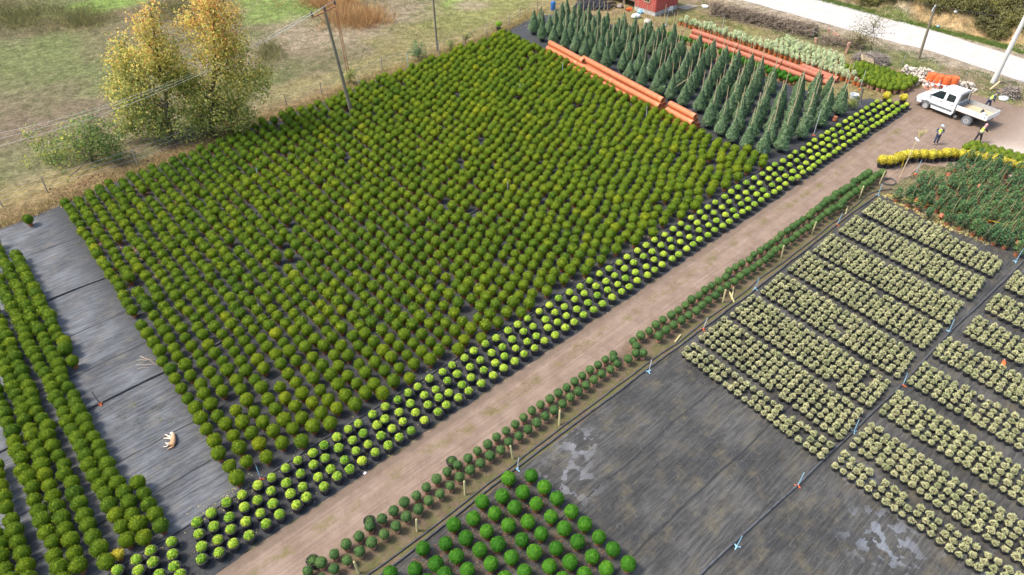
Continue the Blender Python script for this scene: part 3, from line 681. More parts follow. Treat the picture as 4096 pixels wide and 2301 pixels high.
# ---- globe thujas in faded clay pots, and a short row behind the cones
HM = [globe(600+s, .30, 380, .07, .045, .6, 2, .05, 1.12).fin().mesh('thuja_foliage', [M_thuja]) for s in range(4)]
P_fade = pot_mesh('faded_pot', .19, .34, M_terrapale, 12)
for row in range(8):
    for j in range(13):
        u = 67.5+.52*row; v = 21.7+.52*j+.2*(row % 2)+(.0 if row > 1 else .25)
        if v < 21.4 or v > 28.2-.12*row or (row < 3 and v > 25.2+row*.5) or u+.55*v < 79.6: continue
        plant('globe_thuja', (u+r.gauss(0, .05), v+r.gauss(0, .05)), P_fade, r.choice(HM), .28, r.random(), r.uniform(.88, 1.12), f'mossy green globe thuja in faded pot, {nth(j+1)} from the truck in {nth(row+1)} row', 'potted shrub', 'globe thujas beside the truck')
HB = [globe(620+s, .29, 360, .06, .04, .4, 2, .04).fin().mesh('ball_foliage', [M_big]) for s in range(3)]
q = 0
for j in range(25):
    v = 45.5-.66*j
    for row in range(2):
        if (row and v > 37) or r.random() < .12: continue
        q += 1
        plant('green_ball', (63.65-.62*row-max(0, 36-v)*.05+r.gauss(0, .06), v+r.gauss(0, .06)), P_terra, r.choice(HB), .2, .25+.2*r.random(), r.uniform(.9, 1.1), f'green ball shrub between cones and far pipes, {nth(j+1)} from the shed{", front row" if row else ""}', 'potted shrub', 'green balls behind the ivy cones')

# ---- ivy cones with canes
def cone_t(seed, H=2.1, Rb=.50, n=1700):
    r = np.random.default_rng(seed); t = Tpl()
    z = H*(1-np.sqrt(r.random(n)))**1.0; z = np.concatenate([z[: n*3//4], r.random(n-n*3//4)*H])
    prof = lambda z: Rb*np.interp(z/H, [0, .06, .18, .4, .7, .92, 1.0], [.55, .95, 1.0, .76, .40, .17, .03])
    a = r.uniform(0, 6.28, n); lump = 1+.09*np.sin(a*3+z*4+seed)+.06*np.sin(a*5-z*6)+r.normal(size=n)*.05
    rr = prof(z)*lump; p = np.stack([rr*np.cos(a), rr*np.sin(a), z], -1)
    d = unit(np.stack([np.cos(a), np.sin(a), np.full(n, -.15)], -1)+r.normal(size=(n, 3))*.5)
    V, Q = leafquads(p-d*.05, d, .10*r.uniform(.7, 1.3, n), .075*r.uniform(.7, 1.2, n), r)
    nr = unit(np.stack([np.cos(a), np.sin(a), np.full(n, .45)], -1)+r.normal(size=(n, 3))*.32); t.addq(V, Q, r.random(n), N=np.repeat(nr, 4, 0))
    zz_ = np.linspace(0, H*.97, 9); t2 = [(max(.01, float(prof(x))*.84), float(x)) for x in zz_]; t.lathe(t2, 12, 0)
    return t.fin()
CM = [cone_t(700+s).mesh('ivy_cone', [M_ivy]) for s in range(5)]
P_cone = pot_mesh('black_pot', .27, .36, M_black, 14)
mb = MB(); mb.tube((0, 0, 0), (0, 0, 1.0), .026, .020, 6); CANE = mb.mesh('cane', M_cane); mb = MB(); mb.tube((0, 0, 0), (0, 0, 1.0), .015, .012, 6); CANE2 = mb.mesh('cane', nmat('brown cane', (.36, .24, .12), (.46, .33, .18), 5, .7))
r = random.Random(55); rowi = 0
starts = [(53.9, 55.8), (53.2, 53.6), (53.3, 52.0), (53.2, 50.4), (53.0, 48.8), (52.8, 47.2), (52.6, 45.5), (52.3, 43.8), (53.2, 42.4), (52.0, 40.4), (51.8, 38.7), (51.6, 37.0), (51.5, 35.35), (51.3, 33.7), (51.3, 32.0), (49.4, 29.75), (49.1, 28.2), (48.8, 26.8), (48.7, 25.3), (48.9, 23.95), (50.45, 23.25), (53.6, 23.25), (56.7, 23.35), (60.0, 23.5)]
for ri, (u, v) in enumerate(starts):
    j = 0
    while u < 62.4 and v < 57.2:
        j += 1
        if not (r.random() < .03 and j > 1) and not (u > 60.5 and v > 49.5):
            h = r.uniform(.88, 1.10)*(.95 if u > 59 else 1); ln = r.uniform(.9, 1.25)
            lean = (r.gauss(0, .03), r.gauss(0, .03), 0)
            o = plant('ivy_cone', (u+r.gauss(0, .07), v+r.gauss(0, .07)), P_cone, r.choice(CM), .30, r.random(), (r.uniform(.95, 1.15), r.uniform(.95, 1.15), h), f'dark ivy cone with bamboo cane, {nth(j)} from the front in {nth(ri+1)} row from the fence', 'potted climber', 'ivy cones on canes')
            link('cane', CANE, o, (.02, .0, .5), lean, (1.15, 1.15, 3.05*ln))
        u += 1.72; v += .75
# the collapsed ivy
o = empty('fallen_ivy', (51.9, 36.2, .02), 0, 'ivy slumped sideways off its cane beside the orange pipes', 'potted climber')
c = link('crown', CM[1], o, (-.1, .1, .42), (R(62), R(18), R(200)), (1.1, 1.1, .62)); c.color = (.5, .5, .5, 1)
link('pot', P_cone, o, (0, 0, .25), (R(70), 0, R(40))); link('cane', CANE, o, (.2, -.2, .4), (R(30), R(48), 0), (1, 1, 2.6))

# ---- holly bushes with slanting canes in clay pots, right edge
def holly(seed):
    r = np.random.default_rng(seed); t = Tpl(); n = 420
    z = r.random(n)**1.1*.85; a = r.uniform(0, 6.28, n); rr = .27*np.interp(z, [0, .15, .4, .7, .85], [.55, 1, .9, .5, .2])*r.uniform(.55, 1.15, n)*(1+.25*np.sin(a*2+seed))
    p = np.stack([rr*np.cos(a), rr*np.sin(a), z], -1); d = unit(np.stack([np.cos(a), np.sin(a), np.full(n, .5)], -1)+r.normal(size=(n, 3))*.6)
    V, Q = leafquads(p, d, .11*r.uniform(.7, 1.2, n), .06, r); return t.addq(V, Q, r.random(n)).fin()
LM = [holly(800+s).mesh('holly_foliage', [M_holly]) for s in range(5)]
P_h = pot_mesh('clay_pot', .19, .30, M_terra, 12)
r = random.Random(65)
lean_dir = RV*.8+FV*.1
for row in range(13):
    for j in range(16):
        u = 50.55+.86*row+.10*(0)-.05*max(0, 9-j*.72); v = 14.2-.74*j-.3*(row % 2)
        u -= .11*j*.74
        arc = min(17.1-.62*(u-54.4), 13.2+.0*u) if u > 54.4 else 14.4
        if v > arc-.7 or u > 60.4 or not inframe(u, v, .5, 40): continue
        tilt = r.random() < .12
        o = plant('holly_bush', (u+r.gauss(0, .08), v+r.gauss(0, .08)), P_h, r.choice(LM), .26, r.random(), r.uniform(.85, 1.2), f'dark holly in clay pot with slanting cane, {nth(j+1)} along in {nth(row+1)} row', 'potted shrub', 'holly bushes on canes', tilt=(R(r.uniform(-55, 55)), R(r.uniform(20, 60)), r.uniform(0, 6.28)) if tilt else None)
        if tilt: o.location.z = .2
        else:
            o.rotation_euler = (0, 0, 0)
            d = (Vector((0, 0, 1))+lean_dir*r.uniform(.05, .35)+Vector((r.gauss(0, .07), r.gauss(0, .07), 0))).normalized()
            link('cane', CANE2, o, (.02, 0, .26), d.to_track_quat('Z', 'Y').to_euler(), (1, 1, r.uniform(1.2, 1.7)))

# ---- golden shrubs along the curve, thujas behind them
def gold(seed):
    t = globe(seed, .36, 420, .12, .075, .9, 1, .12, .95); return t.fin()
OM = [gold(900+s).mesh('golden_foliage', [M_gold]) for s in range(4)]
P_g = pot_mesh('black_pot', .27, .36, M_black, 14)
yl = [(54.0, 16.75), (54.3, 16.35), (54.75, 16.15), (55.33, 16.05), (55.85, 15.95), (56.3, 15.75), (56.82, 15.4), (57.3, 14.98), (57.65, 14.5), (58.2, 14.15), (58.75, 13.85), (59.15, 13.45), (59.5, 13.0), (59.9, 12.5), (60.2, 12.0), (60.3, 11.45), (60.5, 10.9), (60.65, 10.35), (60.8, 9.8), (60.9, 9.2)]
for q, (u, v) in enumerate(yl): plant('golden_shrub', (u, v), P_g, OM[q % 4], .28, random.random(), random.uniform(.85, 1.1), f'golden yellow shrub in black pot, {nth(q+1)} from the left along the curve', 'potted shrub', 'golden shrubs along the curve')
q = 0
for row in range(3):
    for j in range(10):
        u = 61.0+.6*row+.06*j; v = 13.2-.56*j-.2*row; q += 1
        if inframe(u, v, .5, 40): plant('globe_thuja', (u, v), P_fade, random.choice(HM), .26, .2+.5*random.random(), random.uniform(1.0, 1.25), f'green thuja behind golden shrubs, {nth(j+1)} from the left in {nth(row+1)} row', 'potted shrub', 'thujas behind the golden shrubs')
for q, (u, v) in enumerate(((65.6, 21.9), (66.35, 20.7))): plant('golden_shrub', (u, v), P_g, OM[q], .3, .4, .95, ('round golden shrub in black pot behind the last domes', 'round golden shrub in black pot at the corner facing the truck')[q], 'potted shrub', 'round golden shrubs by the yard')
plant('golden_shrub', (-1.55, 22.85), P_terra, OM[3], .15, .3, .7, 'small yellow shrub at the corner of the left bed beside the domes', 'potted shrub')
plant('round_shrub', (51.6, 58.9), P_black, EM[1], .75, .0, 1.75, 'grey green round shrub on a short stem alone on the far cloth', 'potted shrub')

# ------------------------------------------------------------------ orange corrugated pipes
def pipe_parts(length, rad, m):
    prof = []; n = int(length/.085); z = 0.0
    for k in range(n):
        prof += [(rad, z+.004), (rad, z+.05), (rad*.93, z+.056), (rad*.93, z+.081)]; z += .085
    a = MB(); a.lathe(prof, 18).lathe([(rad*.84, 0.0), (rad*.84, length)], 18)
    b = MB(); b.lathe([(rad*.96, length-.02), (rad*.96, length+.42), (rad*.84, length+.42), (rad*.84, length-.02)], 18)
    return a.mesh('corrugated_barrel', m, True), b.mesh('smooth_socket', m, True)
def pipe(p, q, m, rad, label, group, name='drain_pipe'):
    p, q = Vector(p), Vector(q); d = q-p
    A, B = pipe_parts(d.length-.42, rad, m)
    o = empty(name, p, 0, label, 'pipe', group); o.rotation_euler = d.to_track_quat('Z', 'Y').to_euler()
    link('corrugated_barrel', A, o); link('smooth_socket', B, o); return o
def g3(px, py, z): return Vector((*G(px, py, z), z))
RP = .27; z1, z2, z3 = RP+.02, RP+.02+.47, RP+.02+.94
tA, tB = g3(2200, 172, z3), g3(2335, 245, z3); tC, tD = g3(2333, 233, z3), g3(2652, 402, z3); tE, tF = g3(2680, 415, z3), g3(2782, 468, z3)
axis_d = (tD-tA).normalized(); side = Vector((axis_d.y, -axis_d.x, 0)).normalized()      # towards +u or -u
if side.x > 0: side = -side
def sh(p, k, z): q = p+side*k*RP*1.02; q.z = z; return q
grp = 'orange pipes stacked beside the globe bed'
for (a, b, who) in ((tA, tB, 'top pipe of the stack at its far end by the cones'), (tC, tD, 'long top pipe in the middle of the stack'), (tE, tF, 'top pipe of the short separate stack')):
    pipe(a, b, M_pipe, RP, f'orange corrugated {who}', grp)
segs = [(0.0, .30, 'far'), (.305, .62, 'middle'), (.625, 1.0, 'near')]
for k, z, lay_ in ((1, z2, 'second layer facing the globes'), (-1, z2, 'second layer facing the cones')):
    for a, b, wh in segs: pipe(sh(tA.lerp(tD, a), k, z), sh(tA.lerp(tD, b), k, z), M_pipe, RP, f'orange corrugated pipe, {wh} length in {lay_}', grp)
    pipe(sh(tE, k, z), sh(tF, k, z)+axis_d*.1*k, M_pipe, RP, f'orange corrugated pipe of the short stack in {lay_}', grp)
for k, z, lay_ in ((2, z1, 'bottom layer facing the globes'), (0, z1, 'bottom layer hidden in the middle'), (-2, z1, 'bottom layer facing the cones')):
    for a, b, wh in segs: pipe(sh(tA.lerp(tD, a), k, z), sh(tA.lerp(tD, b), k, z), M_pipe, RP, f'orange corrugated pipe, {wh} length in {lay_}', grp)
    pipe(sh(tE, k, z), sh(tF, k, z), M_pipe, RP, f'orange corrugated pipe of the short stack in {lay_}', grp)
grp = 'dusty red pipes behind the ivy cones'
q = 0
for k, z, nm in ((0, z2, 'upper'), (1, z1, 'lower front'), (-1, z1, 'lower back')):
    for i, (va, vb) in enumerate(((43.4, 37.6), (37.5, 32.3), (32.2, 27.3 if k < 0 else 27.9))):
        u0 = 65.75-k*RP*1.03
        pipe((u0-max(0, 40-va)*.07, va, z), (u0-max(0, 40-vb)*.07, vb, z), M_pipedark, RP, f'dusty red corrugated pipe, {("far", "middle", "near")[i]} length, {nm} in the pile', grp)
for i, du in enumerate((.62, 1.2)):
    pipe((65.75+du, 31.0, z1), (65.3+du, 27.2-.2*i, z1), M_pipedark, RP, ('dusty red short pipe beside the near end of the pile', 'outermost short dusty red pipe near the silvery shrubs')[i], grp)

# ------------------------------------------------------------------ trees and shrubs
def tree(name, base, blobs, nleaf, lsize, mleaf, label, cat='tree', group=None, trunk_r=.16, hue=lambda p, n, r: r.random(n), top=None, seed=1, clump=.34, per=16, thin=.5, tw=0):
    """trunk and limbs to leaf clumps spread through ellipsoids given as (point, radii)"""
    r = np.random.default_rng(seed); rr = random.Random(seed)
    o = empty(name, (base[0], base[1], 0), 0, label, cat, group); B = Vector((base[0], base[1], 0))
    big = max(blobs, key=lambda b: b[0].z); topp = top or big[0]
    mb = MB(); pts = [B+Vector((0, 0, -.1))]+[B.lerp(topp, f)+Vector((rr.gauss(0, .08), rr.gauss(0, .08), 0))*(1 if f < 1 else 0) for f in (.2, .4, .6, .8, 1)]
    mb.path([p-B for p in pts], [trunk_r*1.15, trunk_r, trunk_r*.8, trunk_r*.6, trunk_r*.4, trunk_r*.12], 8)
    C = []; vol = np.array([np.prod(b[1]) for b in blobs]) ** .8; vol = vol/vol.sum()
    ncl = nleaf//per
    for (c, rad), fr in zip(blobs, vol):
        k = max(3, int(ncl*fr)); d = unit(r.normal(size=(k, 3))); f = r.random(k)**thin
        C.append(np.array(c)+d*np.array(rad)*f[:, None]*(1+.18*np.sin(d[:, [0]]*7+seed)+.15*np.sin(d[:, [2]]*6)))
    C = np.concatenate(C); keep = C[:, 2] > .35; C = C[keep]
    for i in r.choice(len(C), min(len(C), 26+tw), replace=False):
        e = Vector(C[i])-B; t0 = min(.92, max(.15, (e.z*.75)/max(topp.z, .1))); s = (B.lerp(topp, t0)-B); m_ = s.lerp(e, .55)+Vector((0, 0, -.05*e.length*.3))
        L0 = trunk_r*(1-t0)*.55+.012; mb.path([s, m_, e], [L0, L0*.6, .006], 5)
    mb.obj('trunk', M_bark, o)
    n = len(C)*per; p = np.repeat(C, per, 0)+r.normal(size=(n, 3))*clump*np.array([1, 1, .8])
    d = unit(r.normal(size=(n, 3))+np.array([0, 0, -.25])); V, Q = leafquads(p-np.array(B), d, lsize*r.uniform(.6, 1.25, n), lsize*.72*r.uniform(.7, 1.2, n), r)
    ch = np.repeat(r.random(len(C)), per)
    lv = np.clip(hue(p, n, r)+.22*(ch-.5), 0, 1)
    cb = np.concatenate([np.repeat([np.array(c)], max(3, int(ncl*fr)), 0) for (c, _), fr in zip(blobs, vol)])[keep]
    nr = unit(unit(p-np.repeat(cb, per, 0))*.8+unit(p-np.repeat(C, per, 0))*.5+np.array([0, 0, .35])+r.normal(size=(n, 3))*.3)
    link('crown', rawmesh('crown', V, Q, mats=[mleaf], attrs={'leaf': lv}, N=np.repeat(nr, 4, 0)), o); return o
def blob(base, px, py, rx, ry, depth=1.0, dd=0.0):
    c = upright(base, px, py); d = P(*c)[2]; c = c+FV*dd
    return (c, (rx*d/F_PX, rx*d/F_PX*depth, ry*d/F_PX/math.cos(TH)))
def authue(bias):
    def f(p, n, r): return np.clip(bias+.05*(p[:, 2]-4.6)+r.normal(size=n)*.17, 0, 1)
    return f
bl, br_ = (15.0, 58.3), (17.9, 57.1)
tree('plane_tree', bl, [blob(bl, 600, 250, 105, 95), blob(bl, 540, 390, 100, 90), blob(bl, 640, 490, 95, 85), blob(bl, 590, 110, 60, 60), blob(bl, 610, 40, 32, 45), blob(bl, 495, 260, 62, 55), blob(bl, 480, 180, 35, 32), blob(bl, 690, 330, 90, 90, dd=.5), blob(bl, 665, 190, 55, 50), blob(bl, 520, 500, 60, 60), blob(bl, 590, 575, 70, 45), blob(bl, 465, 345, 40, 45)],
     15000, .21, M_plane, 'autumn plane tree with orange tip and pale left side, left of the pair', group='autumn plane trees', trunk_r=.17, hue=authue(.36), top=upright(bl, 600, 30), seed=11)
tree('plane_tree', br_, [blob(br_, 850, 120, 110, 80), blob(br_, 890, 230, 110, 85), blob(br_, 890, 400, 120, 90), blob(br_, 990, 320, 95, 70), blob(br_, 800, 490, 120, 80), blob(br_, 840, 15, 90, 60), blob(br_, 770, 360, 80, 90), blob(br_, 930, 70, 45, 45), blob(br_, 760, 100, 55, 55), blob(br_, 1045, 270, 45, 45), blob(br_, 960, 470, 80, 55), blob(br_, 740, 570, 80, 50), blob(br_, 830, 600, 60, 40), blob(br_, 930, 180, 60, 50)],
     19000, .21, M_plane, 'taller autumn plane tree turning orange and brown, right of the pair', group='autumn plane trees', trunk_r=.20, hue=authue(.40), top=upright(br_, 860, 20), seed=12)
bs = (8.8, 59.0)
tree('bushy_tree', bs, [blob(bs, 350, 560, 105, 90), blob(bs, 250, 600, 95, 65), blob(bs, 180, 640, 70, 60), blob(bs, 430, 570, 70, 80), blob(bs, 340, 660, 150, 75), blob(bs, 150, 550, 38, 55), blob(bs, 360, 500, 50, 50), blob(bs, 240, 690, 90, 55), blob(bs, 450, 640, 70, 60)],
     8500, .18, M_fig, 'low bushy green tree with yellowing left branches beside the plane trees', trunk_r=.11, hue=lambda p, n, r: np.clip(.52-.05*(p[:, 0]-8.8)+r.normal(size=n)*.2, 0, 1), seed=13, clump=.25)
for (px, py, tx, ty, rx, ry, lab, sd, mm, nl) in ((1675, 240, 1672, 205, 38, 42, 'small grey green sapling by the fence', 21, M_holly, 900), (1800, 205, 1803, 180, 20, 18, 'little green shrub by the fence beside the bare pole', 22, M_fig, 320), (1857, 190, 1866, 143, 20, 12, 'thin sapling with an open flat top by the fence', 23, M_fig, 160),
                                              (1392, 335, 1400, 298, 26, 22, 'climbing vine round the foot of the rusty post', 24, M_fig, 420), (3490, 205, 3495, 100, 75, 85, 'half bare roadside tree with sparse yellow leaves', 25, M_scrub, 900), (3440, 195, 3440, 150, 60, 40, 'yellowish bush at the foot of the half bare tree', 26, M_scrub, 900),
                                              (3415, 440, 3412, 415, 22, 26, 'brownish green weedy bush beside the last ivy cone', 27, M_fig, 500), (1480, 300, 1500, 300, 60, 12, 'straggly weeds along the fence', 28, M_scrub, 500)):
    bb = G(px, py); o = tree('sapling' if sd < 27 else 'weedy_bush', bb, [blob(bb, tx, ty, rx, ry)], nl, .13, mm, lab, 'tree' if 'tree' in lab or 'sapling' in lab else 'bush', trunk_r=.05, seed=sd, clump=.16, thin=.6, per=8, hue=lambda p, n, r: np.clip(r.normal(.62, .2, n), 0, 1))
    for c in o.children: c.color = (.6, .6, .6, 1)
# scrub on the bank beyond the road
def scrub_mesh(seed, n=1500):
    r = np.random.default_rng(seed); k = 26; c = unit(r.normal(size=(k, 3)))*r.random((k, 1))**.5; c[:, 2] = np.abs(c[:, 2])*.9+.1
    w = r.integers(0, k, n); p = c[w]+r.normal(size=(n, 3))*.16; d = unit(r.normal(size=(n, 3))+np.array([0, 0, .5]))
    t = Tpl(); V, Q = leafquads(p, d, .17*r.uniform(.6, 1.3, n), .085, r); t.addq(V, Q, np.clip(r.normal(.5, .2, n)+.3*(r.random(k)[w]-.5), 0, 1))
    m2 = 60; a = c[r.integers(0, k, m2)]; q0 = np.zeros((m2, 3)); V, Q = leafquads(q0, unit(a+r.normal(size=a.shape)*.2), r.uniform(.8, 1.4, m2), .03, r); t.addq(V, Q, .12)
    return t.fin().mesh('scrub_leaves', [M_scrub])
SC = [scrub_mesh(1000+s) for s in range(5)]
r = random.Random(75); q = 0
for row in range(7):
    for j in range(32):
        u = 89.9+1.5*row+r.uniform(-.6, .6); v = 52-1.3*j+r.uniform(-.5, .5)
        if row == 0 and 17.5 < v < 30: u += .75
        z = float(hill(u, v)); x, y, d = P(u, v, z+.8)
        if not (-80 < x < 4250 and -160 < y < 2301): continue
        q += 1; ti = min(1, max(0, r.gauss(.45, .2))); hue = 'grey brown' if ti < .38 else 'olive' if ti < .58 else 'yellow green'
        o = empty('roadside_bush', (u, v, z-.1), r.uniform(0, 6.28), f'{hue} bush on the bank over the road, {nth(j+1)} from the left in {nth(row+1)} row', 'bush', 'bushes on the bank over the road')
        c = link('leaves', r.choice(SC), o, (0, 0, 0), (0, 0, 0), (r.uniform(1.0, 1.6), r.uniform(1.0, 1.6), r.uniform(.9, 1.6))); c.color = (ti,)*3+(1,)

# ------------------------------------------------------------------ grasses, weeds, litter (uncountable)
def tufts(name, pts, L, W, m, up, label, cat, lf=(0, 1), nper=1, seed=1, spread=.1):
    r = np.random.default_rng(seed); p = np.repeat(np.asarray(pts, float), nper, 0); n = len(p); p = p+r.normal(size=(n, 3))*np.array([spread, spread, 0])
    d = unit(r.normal(size=(n, 3))*np.array([1, 1, .3])+np.array([0, 0, up])); V, Q = leafquads(p, d, L*r.uniform(.5, 1.3, n), W, r)
    o = link(name, rawmesh(name, V, Q, mats=[m], attrs={'leaf': r.uniform(lf[0], lf[1], n)}, N=np.repeat(unit(np.array([0, 0, 1.0])+r.normal(size=(n, 3))*.35), 4, 0))); o.color = (.5, .5, .5, 1)
    return tag(o, label, cat, kind='stuff')
r = np.random.default_rng(85)
def scat(n, ua, ub, va, vb, keep=None):
    u, v = r.uniform(ua, ub, n), r.uniform(va, vb, n)
    if keep is not None: k = keep(u, v); u, v = u[k], v[k]
    return np.stack([u, v, hill(u, v)+.02], -1)
pts = []
for i in range(1500):
    u = r.uniform(-3, 60); pts.append((u, fenc(u)+abs(r.normal(0, .75))-.05, 0.0))
tufts('dry_grass', pts, .38, .035, M_drygrass, .9, 'dry golden grass along the wire fence', 'grass', nper=9, seed=2, spread=.22)
f = scat(9000, 18, 62, 57.5, 84, lambda u, v: (fbm(u, v, 5, 91) > .45) & (v > fenc(u)+1))
tufts('field_grass', np.concatenate([f, scat(9000, -2, 40, 58, 105, lambda u, v: fbm(u, v, 6, 93) > .45)]), .17, .03, M_weed, .5, 'thin green grass growing over the open field', 'grass', nper=4, seed=3, spread=.25)
tufts('straw', scat(12000, 14, 62, 58, 90, lambda u, v: fbm(u, v, 6, 95) > .42), .35, .022, M_petal, .12, 'pale straw lying on the open field', 'straw', (.6, 1), seed=4)
g = [G(1430+random.gauss(0, 55), 85+random.gauss(0, 18)) for _ in range(230)]+[G(1330+random.gauss(0, 50), 18+random.gauss(0, 14)) for _ in range(170)]
tufts('tall_orange_grass', [(a, b, 0) for a, b in g], 1.5, .03, M_orgrass, 1.6, 'clump of tall orange and straw coloured grass in the field', 'grass', nper=22, seed=5, spread=.28)
g = [G(random.uniform(1040, 1110), 215+random.gauss(0, 25)) for _ in range(60)]+[G(random.gauss(80, 90), random.gauss(70, 30)) for _ in range(260)]+[G(random.gauss(330, 60), random.gauss(75, 22)) for _ in range(150)]+[G(random.gauss(720, 60), random.gauss(40, 25)) for _ in range(120)]
tufts('rough_grass', [(a, b, 0) for a, b in g], .8, .04, M_scrub, 1.1, 'rough brown and olive weeds at the far side of the field', 'weeds', (.1, .8), nper=16, seed=6, spread=.5)
tufts('verge_grass', scat(2600, -5, 52, 15.05, 16.0, lambda u, v: fbm(u, v, 1.5, 97) > .42), .07, .018, M_weed, .8, 'short grass and moss growing on the verge', 'grass', nper=3, seed=7, spread=.06)
tufts('track_weeds', np.concatenate([scat(700, 6, 34, 18.3, 18.95, lambda u, v: fbm(u, v, 1.6, 99) > .5), scat(250, 34, 52, 18.2, 19.2, lambda u, v: fbm(u, v, 1.6, 98) > .62)]), .07, .02, M_drygrass, .5, 'low weeds in the middle of the dirt track', 'weeds', nper=5, seed=8, spread=.07)
w_ = scat(700, 4, 50, 23, 55, lambda u, v: (fbm(u, v, 2.5, 101) > .6)); w2 = scat(60, .6, 4.2, 24, 32)
tufts('bed_weeds', np.concatenate([w_, w2[:12]]), .16, .03, M_weed, .7, 'green weeds sprouting between the pots', 'weeds', nper=10, seed=9, spread=.12)
tufts('road_verge_grass', np.concatenate([scat(2200, 74, 79.4, 10, 50, lambda u, v: fbm(u, v, 3, 103) > .5), scat(2600, 87.3, 88.7, 12, 46), scat(900, 66, 74, 36, 48, lambda u, v: fbm(u, v, 2, 105) > .52)]), .22, .035, M_weed, .8, 'green grass on both sides of the road', 'grass', (.4, 1), nper=6, seed=10, spread=.16)
lit = scat(5200, 5, 24, 34, 57, lambda u, v: (fbm(u, v, 2.6, 107) > .50) & (r.random(len(u)) < .35+.65*sm(36, 46, v)))
tufts('fallen_leaves', lit+np.array([0, 0, .02]), .19, .15, M_litter, .12, 'brown fallen leaves on the cloth under the plane trees', 'leaves', seed=11)
pet = np.concatenate([scat(900, -1, 40, 22.2, 23.2, lambda u, v: fbm(u, v, 1.4, 109) > .45), scat(1000, -2, 60, 19.6, 22.3), scat(160, 1.6, 4.3, 22.1, 22.9), scat(500, 66, 69, 23, 26)])
tufts('clippings', pet+np.array([0, 0, .015]), .075, .055, M_petal, .15, 'yellow clippings scattered on the cloth around the pots', 'clippings', seed=12)
neb = scat(1500, 6.5, 13.8, 9, 14.5, lambda u, v: fbm(u, v, 1.3, 111) > .42)
tufts('needle_litter', neb+np.array([0, 0, .01]), .09, .04, M_litter, .12, 'orange brown litter on the cloth between the large box balls', 'leaves', (.3, 1), nper=3, seed=13, spread=.12)
tufts('ball_weeds', scat(260, 7, 14, 8.5, 14, lambda u, v: fbm(u, v, 1.2, 113) > .55), .13, .02, M_weed, .8, 'green weeds between the large box balls', 'weeds', nper=7, seed=14, spread=.1)
hb = scat(500, 49.2, 51.2, 7, 14.6, lambda u, v: np.abs(u-50.2+.12*(14-v)) < .5)
tufts('stray_prunings', hb, .2, .1, M_petal, .5, 'yellow prunings lying between the cream shrubs and the hollies', 'clippings', (.3, 1), nper=3, seed=15)

# ------------------------------------------------------------------ poles, wires, fence
pb = Vector((28.66, 52.5, 0)); ptop = upright(pb, 1300, 50)
o = empty('utility_pole', pb, 0, 'leaning mossy wooden pole with crossarm and three insulators among the globes', 'utility pole')
MB().tube((0, 0, -.1), ptop-pb, .17, .115, 12).obj('pole', M_polewood, o, True)
armL, armR = upright(pb, 1253, 66)+FV*-.3, upright(pb, 1338, 30)+FV*.3
mid = ptop-Vector((0, 0, .12)); MB().box(((armL+armR)/2-pb), ((armR-armL).length, .09, .10), (armR-armL).to_track_quat('X', 'Z').to_matrix()).obj('crossarm', M_rust, o)
low = pb.lerp(ptop, .86)
for e in (.22, .78): MB().tube(armL.lerp(armR, e)-pb, low-pb, .022, None, 6).obj('brace', M_rust, o)
wire_from = []
for q in (armL, mid.lerp(armL, .0)+Vector((0, 0, .12)), armR):
    a = q-pb+Vector((0, 0, .05)); mb = MB(); prof = [(.001, 0), (.03, 0), (.03, .1)]
    for k in range(4): prof += [(.085, .1+.07*k), (.085, .14+.07*k), (.06, .155+.07*k)]
    mb.lathe(prof+[(.07, .40), (.001, .42)], 10, Matrix.Translation(a)).obj('insulator', M_porc, o, True); wire_from.append(q+Vector((0, 0, .46)))
sb = Vector((32.13, 58.28, 0)); st = upright(sb, 1345, 40)
o = empty('lattice_post', sb, 0, 'rusty lattice steel post with two bars standing behind the wooden pole', 'utility pole')
ax = RV*.11
for s in (-1, 1): MB().tube(ax*s, st-sb+ax*s*.6, .04, .035, 6).obj('rail', M_rust, o)
mb = MB()
for f in (.08, .2, .32, .44, .56, .68, .8, .92): mb.tube((st-sb)*f-ax*.9, (st-sb)*(f+.03)+ax*.9, .022, None, 5)
mb.obj('rungs', M_rust, o); MB().tube(st-sb-RV*.3, st-sb+RV*.25+Vector((0, 0, -.15)), .04, None, 6).obj('crossbar', M_rust, o)
ends = [Vector((*G(-160, yy, z), z)) for yy, z in ((565, 4.4), (590, 4.3), (625, 4.2))]
o = None
for i, (a, e) in enumerate(zip(wire_from, ends)):
    e = a+(e-a)*1.0; pts = [a.lerp(e, f)-Vector((0, 0, 1.3*4*f*(1-f))) for f in np.linspace(0, 1, 26)]
    tag(MB().path(pts, .009, 5).obj('power_line', M_galv), ('lowest', 'middle', 'upper')[i]+' power line running from the wooden pole out past the bushy tree', 'power line', 'power lines')
p2 = Vector((43.0, 58.74, 0)); t2 = upright(p2, 1728, -60)
o = empty('bare_pole', p2, 0, 'thin bare wooden pole in the dry grass by the fence', 'utility pole'); MB().tube((0, 0, -.1), t2-p2, .12, .09, 10).obj('pole', M_polewood, o, True)
p3 = Vector((78.18, 24.38, 0)); t3 = upright(p3, 3744, 18)
o = empty('roadside_pole', p3, 0, 'brown wooden pole beside the road with pale fittings at its top', 'utility pole'); MB().tube((0, 0, -.1), t3-p3, .14, .10, 10).obj('pole', M_polewood, o, True)
MB().box(t3-p3-Vector((0, 0, .15)), (.34, .12, .16), bev=.02).box(t3-p3-Vector((0, 0, .5))+RV*-.12, (.12, .1, .4), bev=.02).obj('fittings', M_grey, o)
for k in (-1, 1):
    e = t3+Vector((k*-4.0, k*14, .6)); pts = [t3.lerp(e, f)-Vector((0, 0, .3*4*f*(1-f)+.1)) for f in np.linspace(0, 1, 12)]
    tag(MB().path(pts, .012, 4).obj('power_line', M_hose), 'thin cable from the brown roadside pole '+('towards the far end of the road' if k > 0 else 'towards the concrete pole'), 'power line', 'power lines')
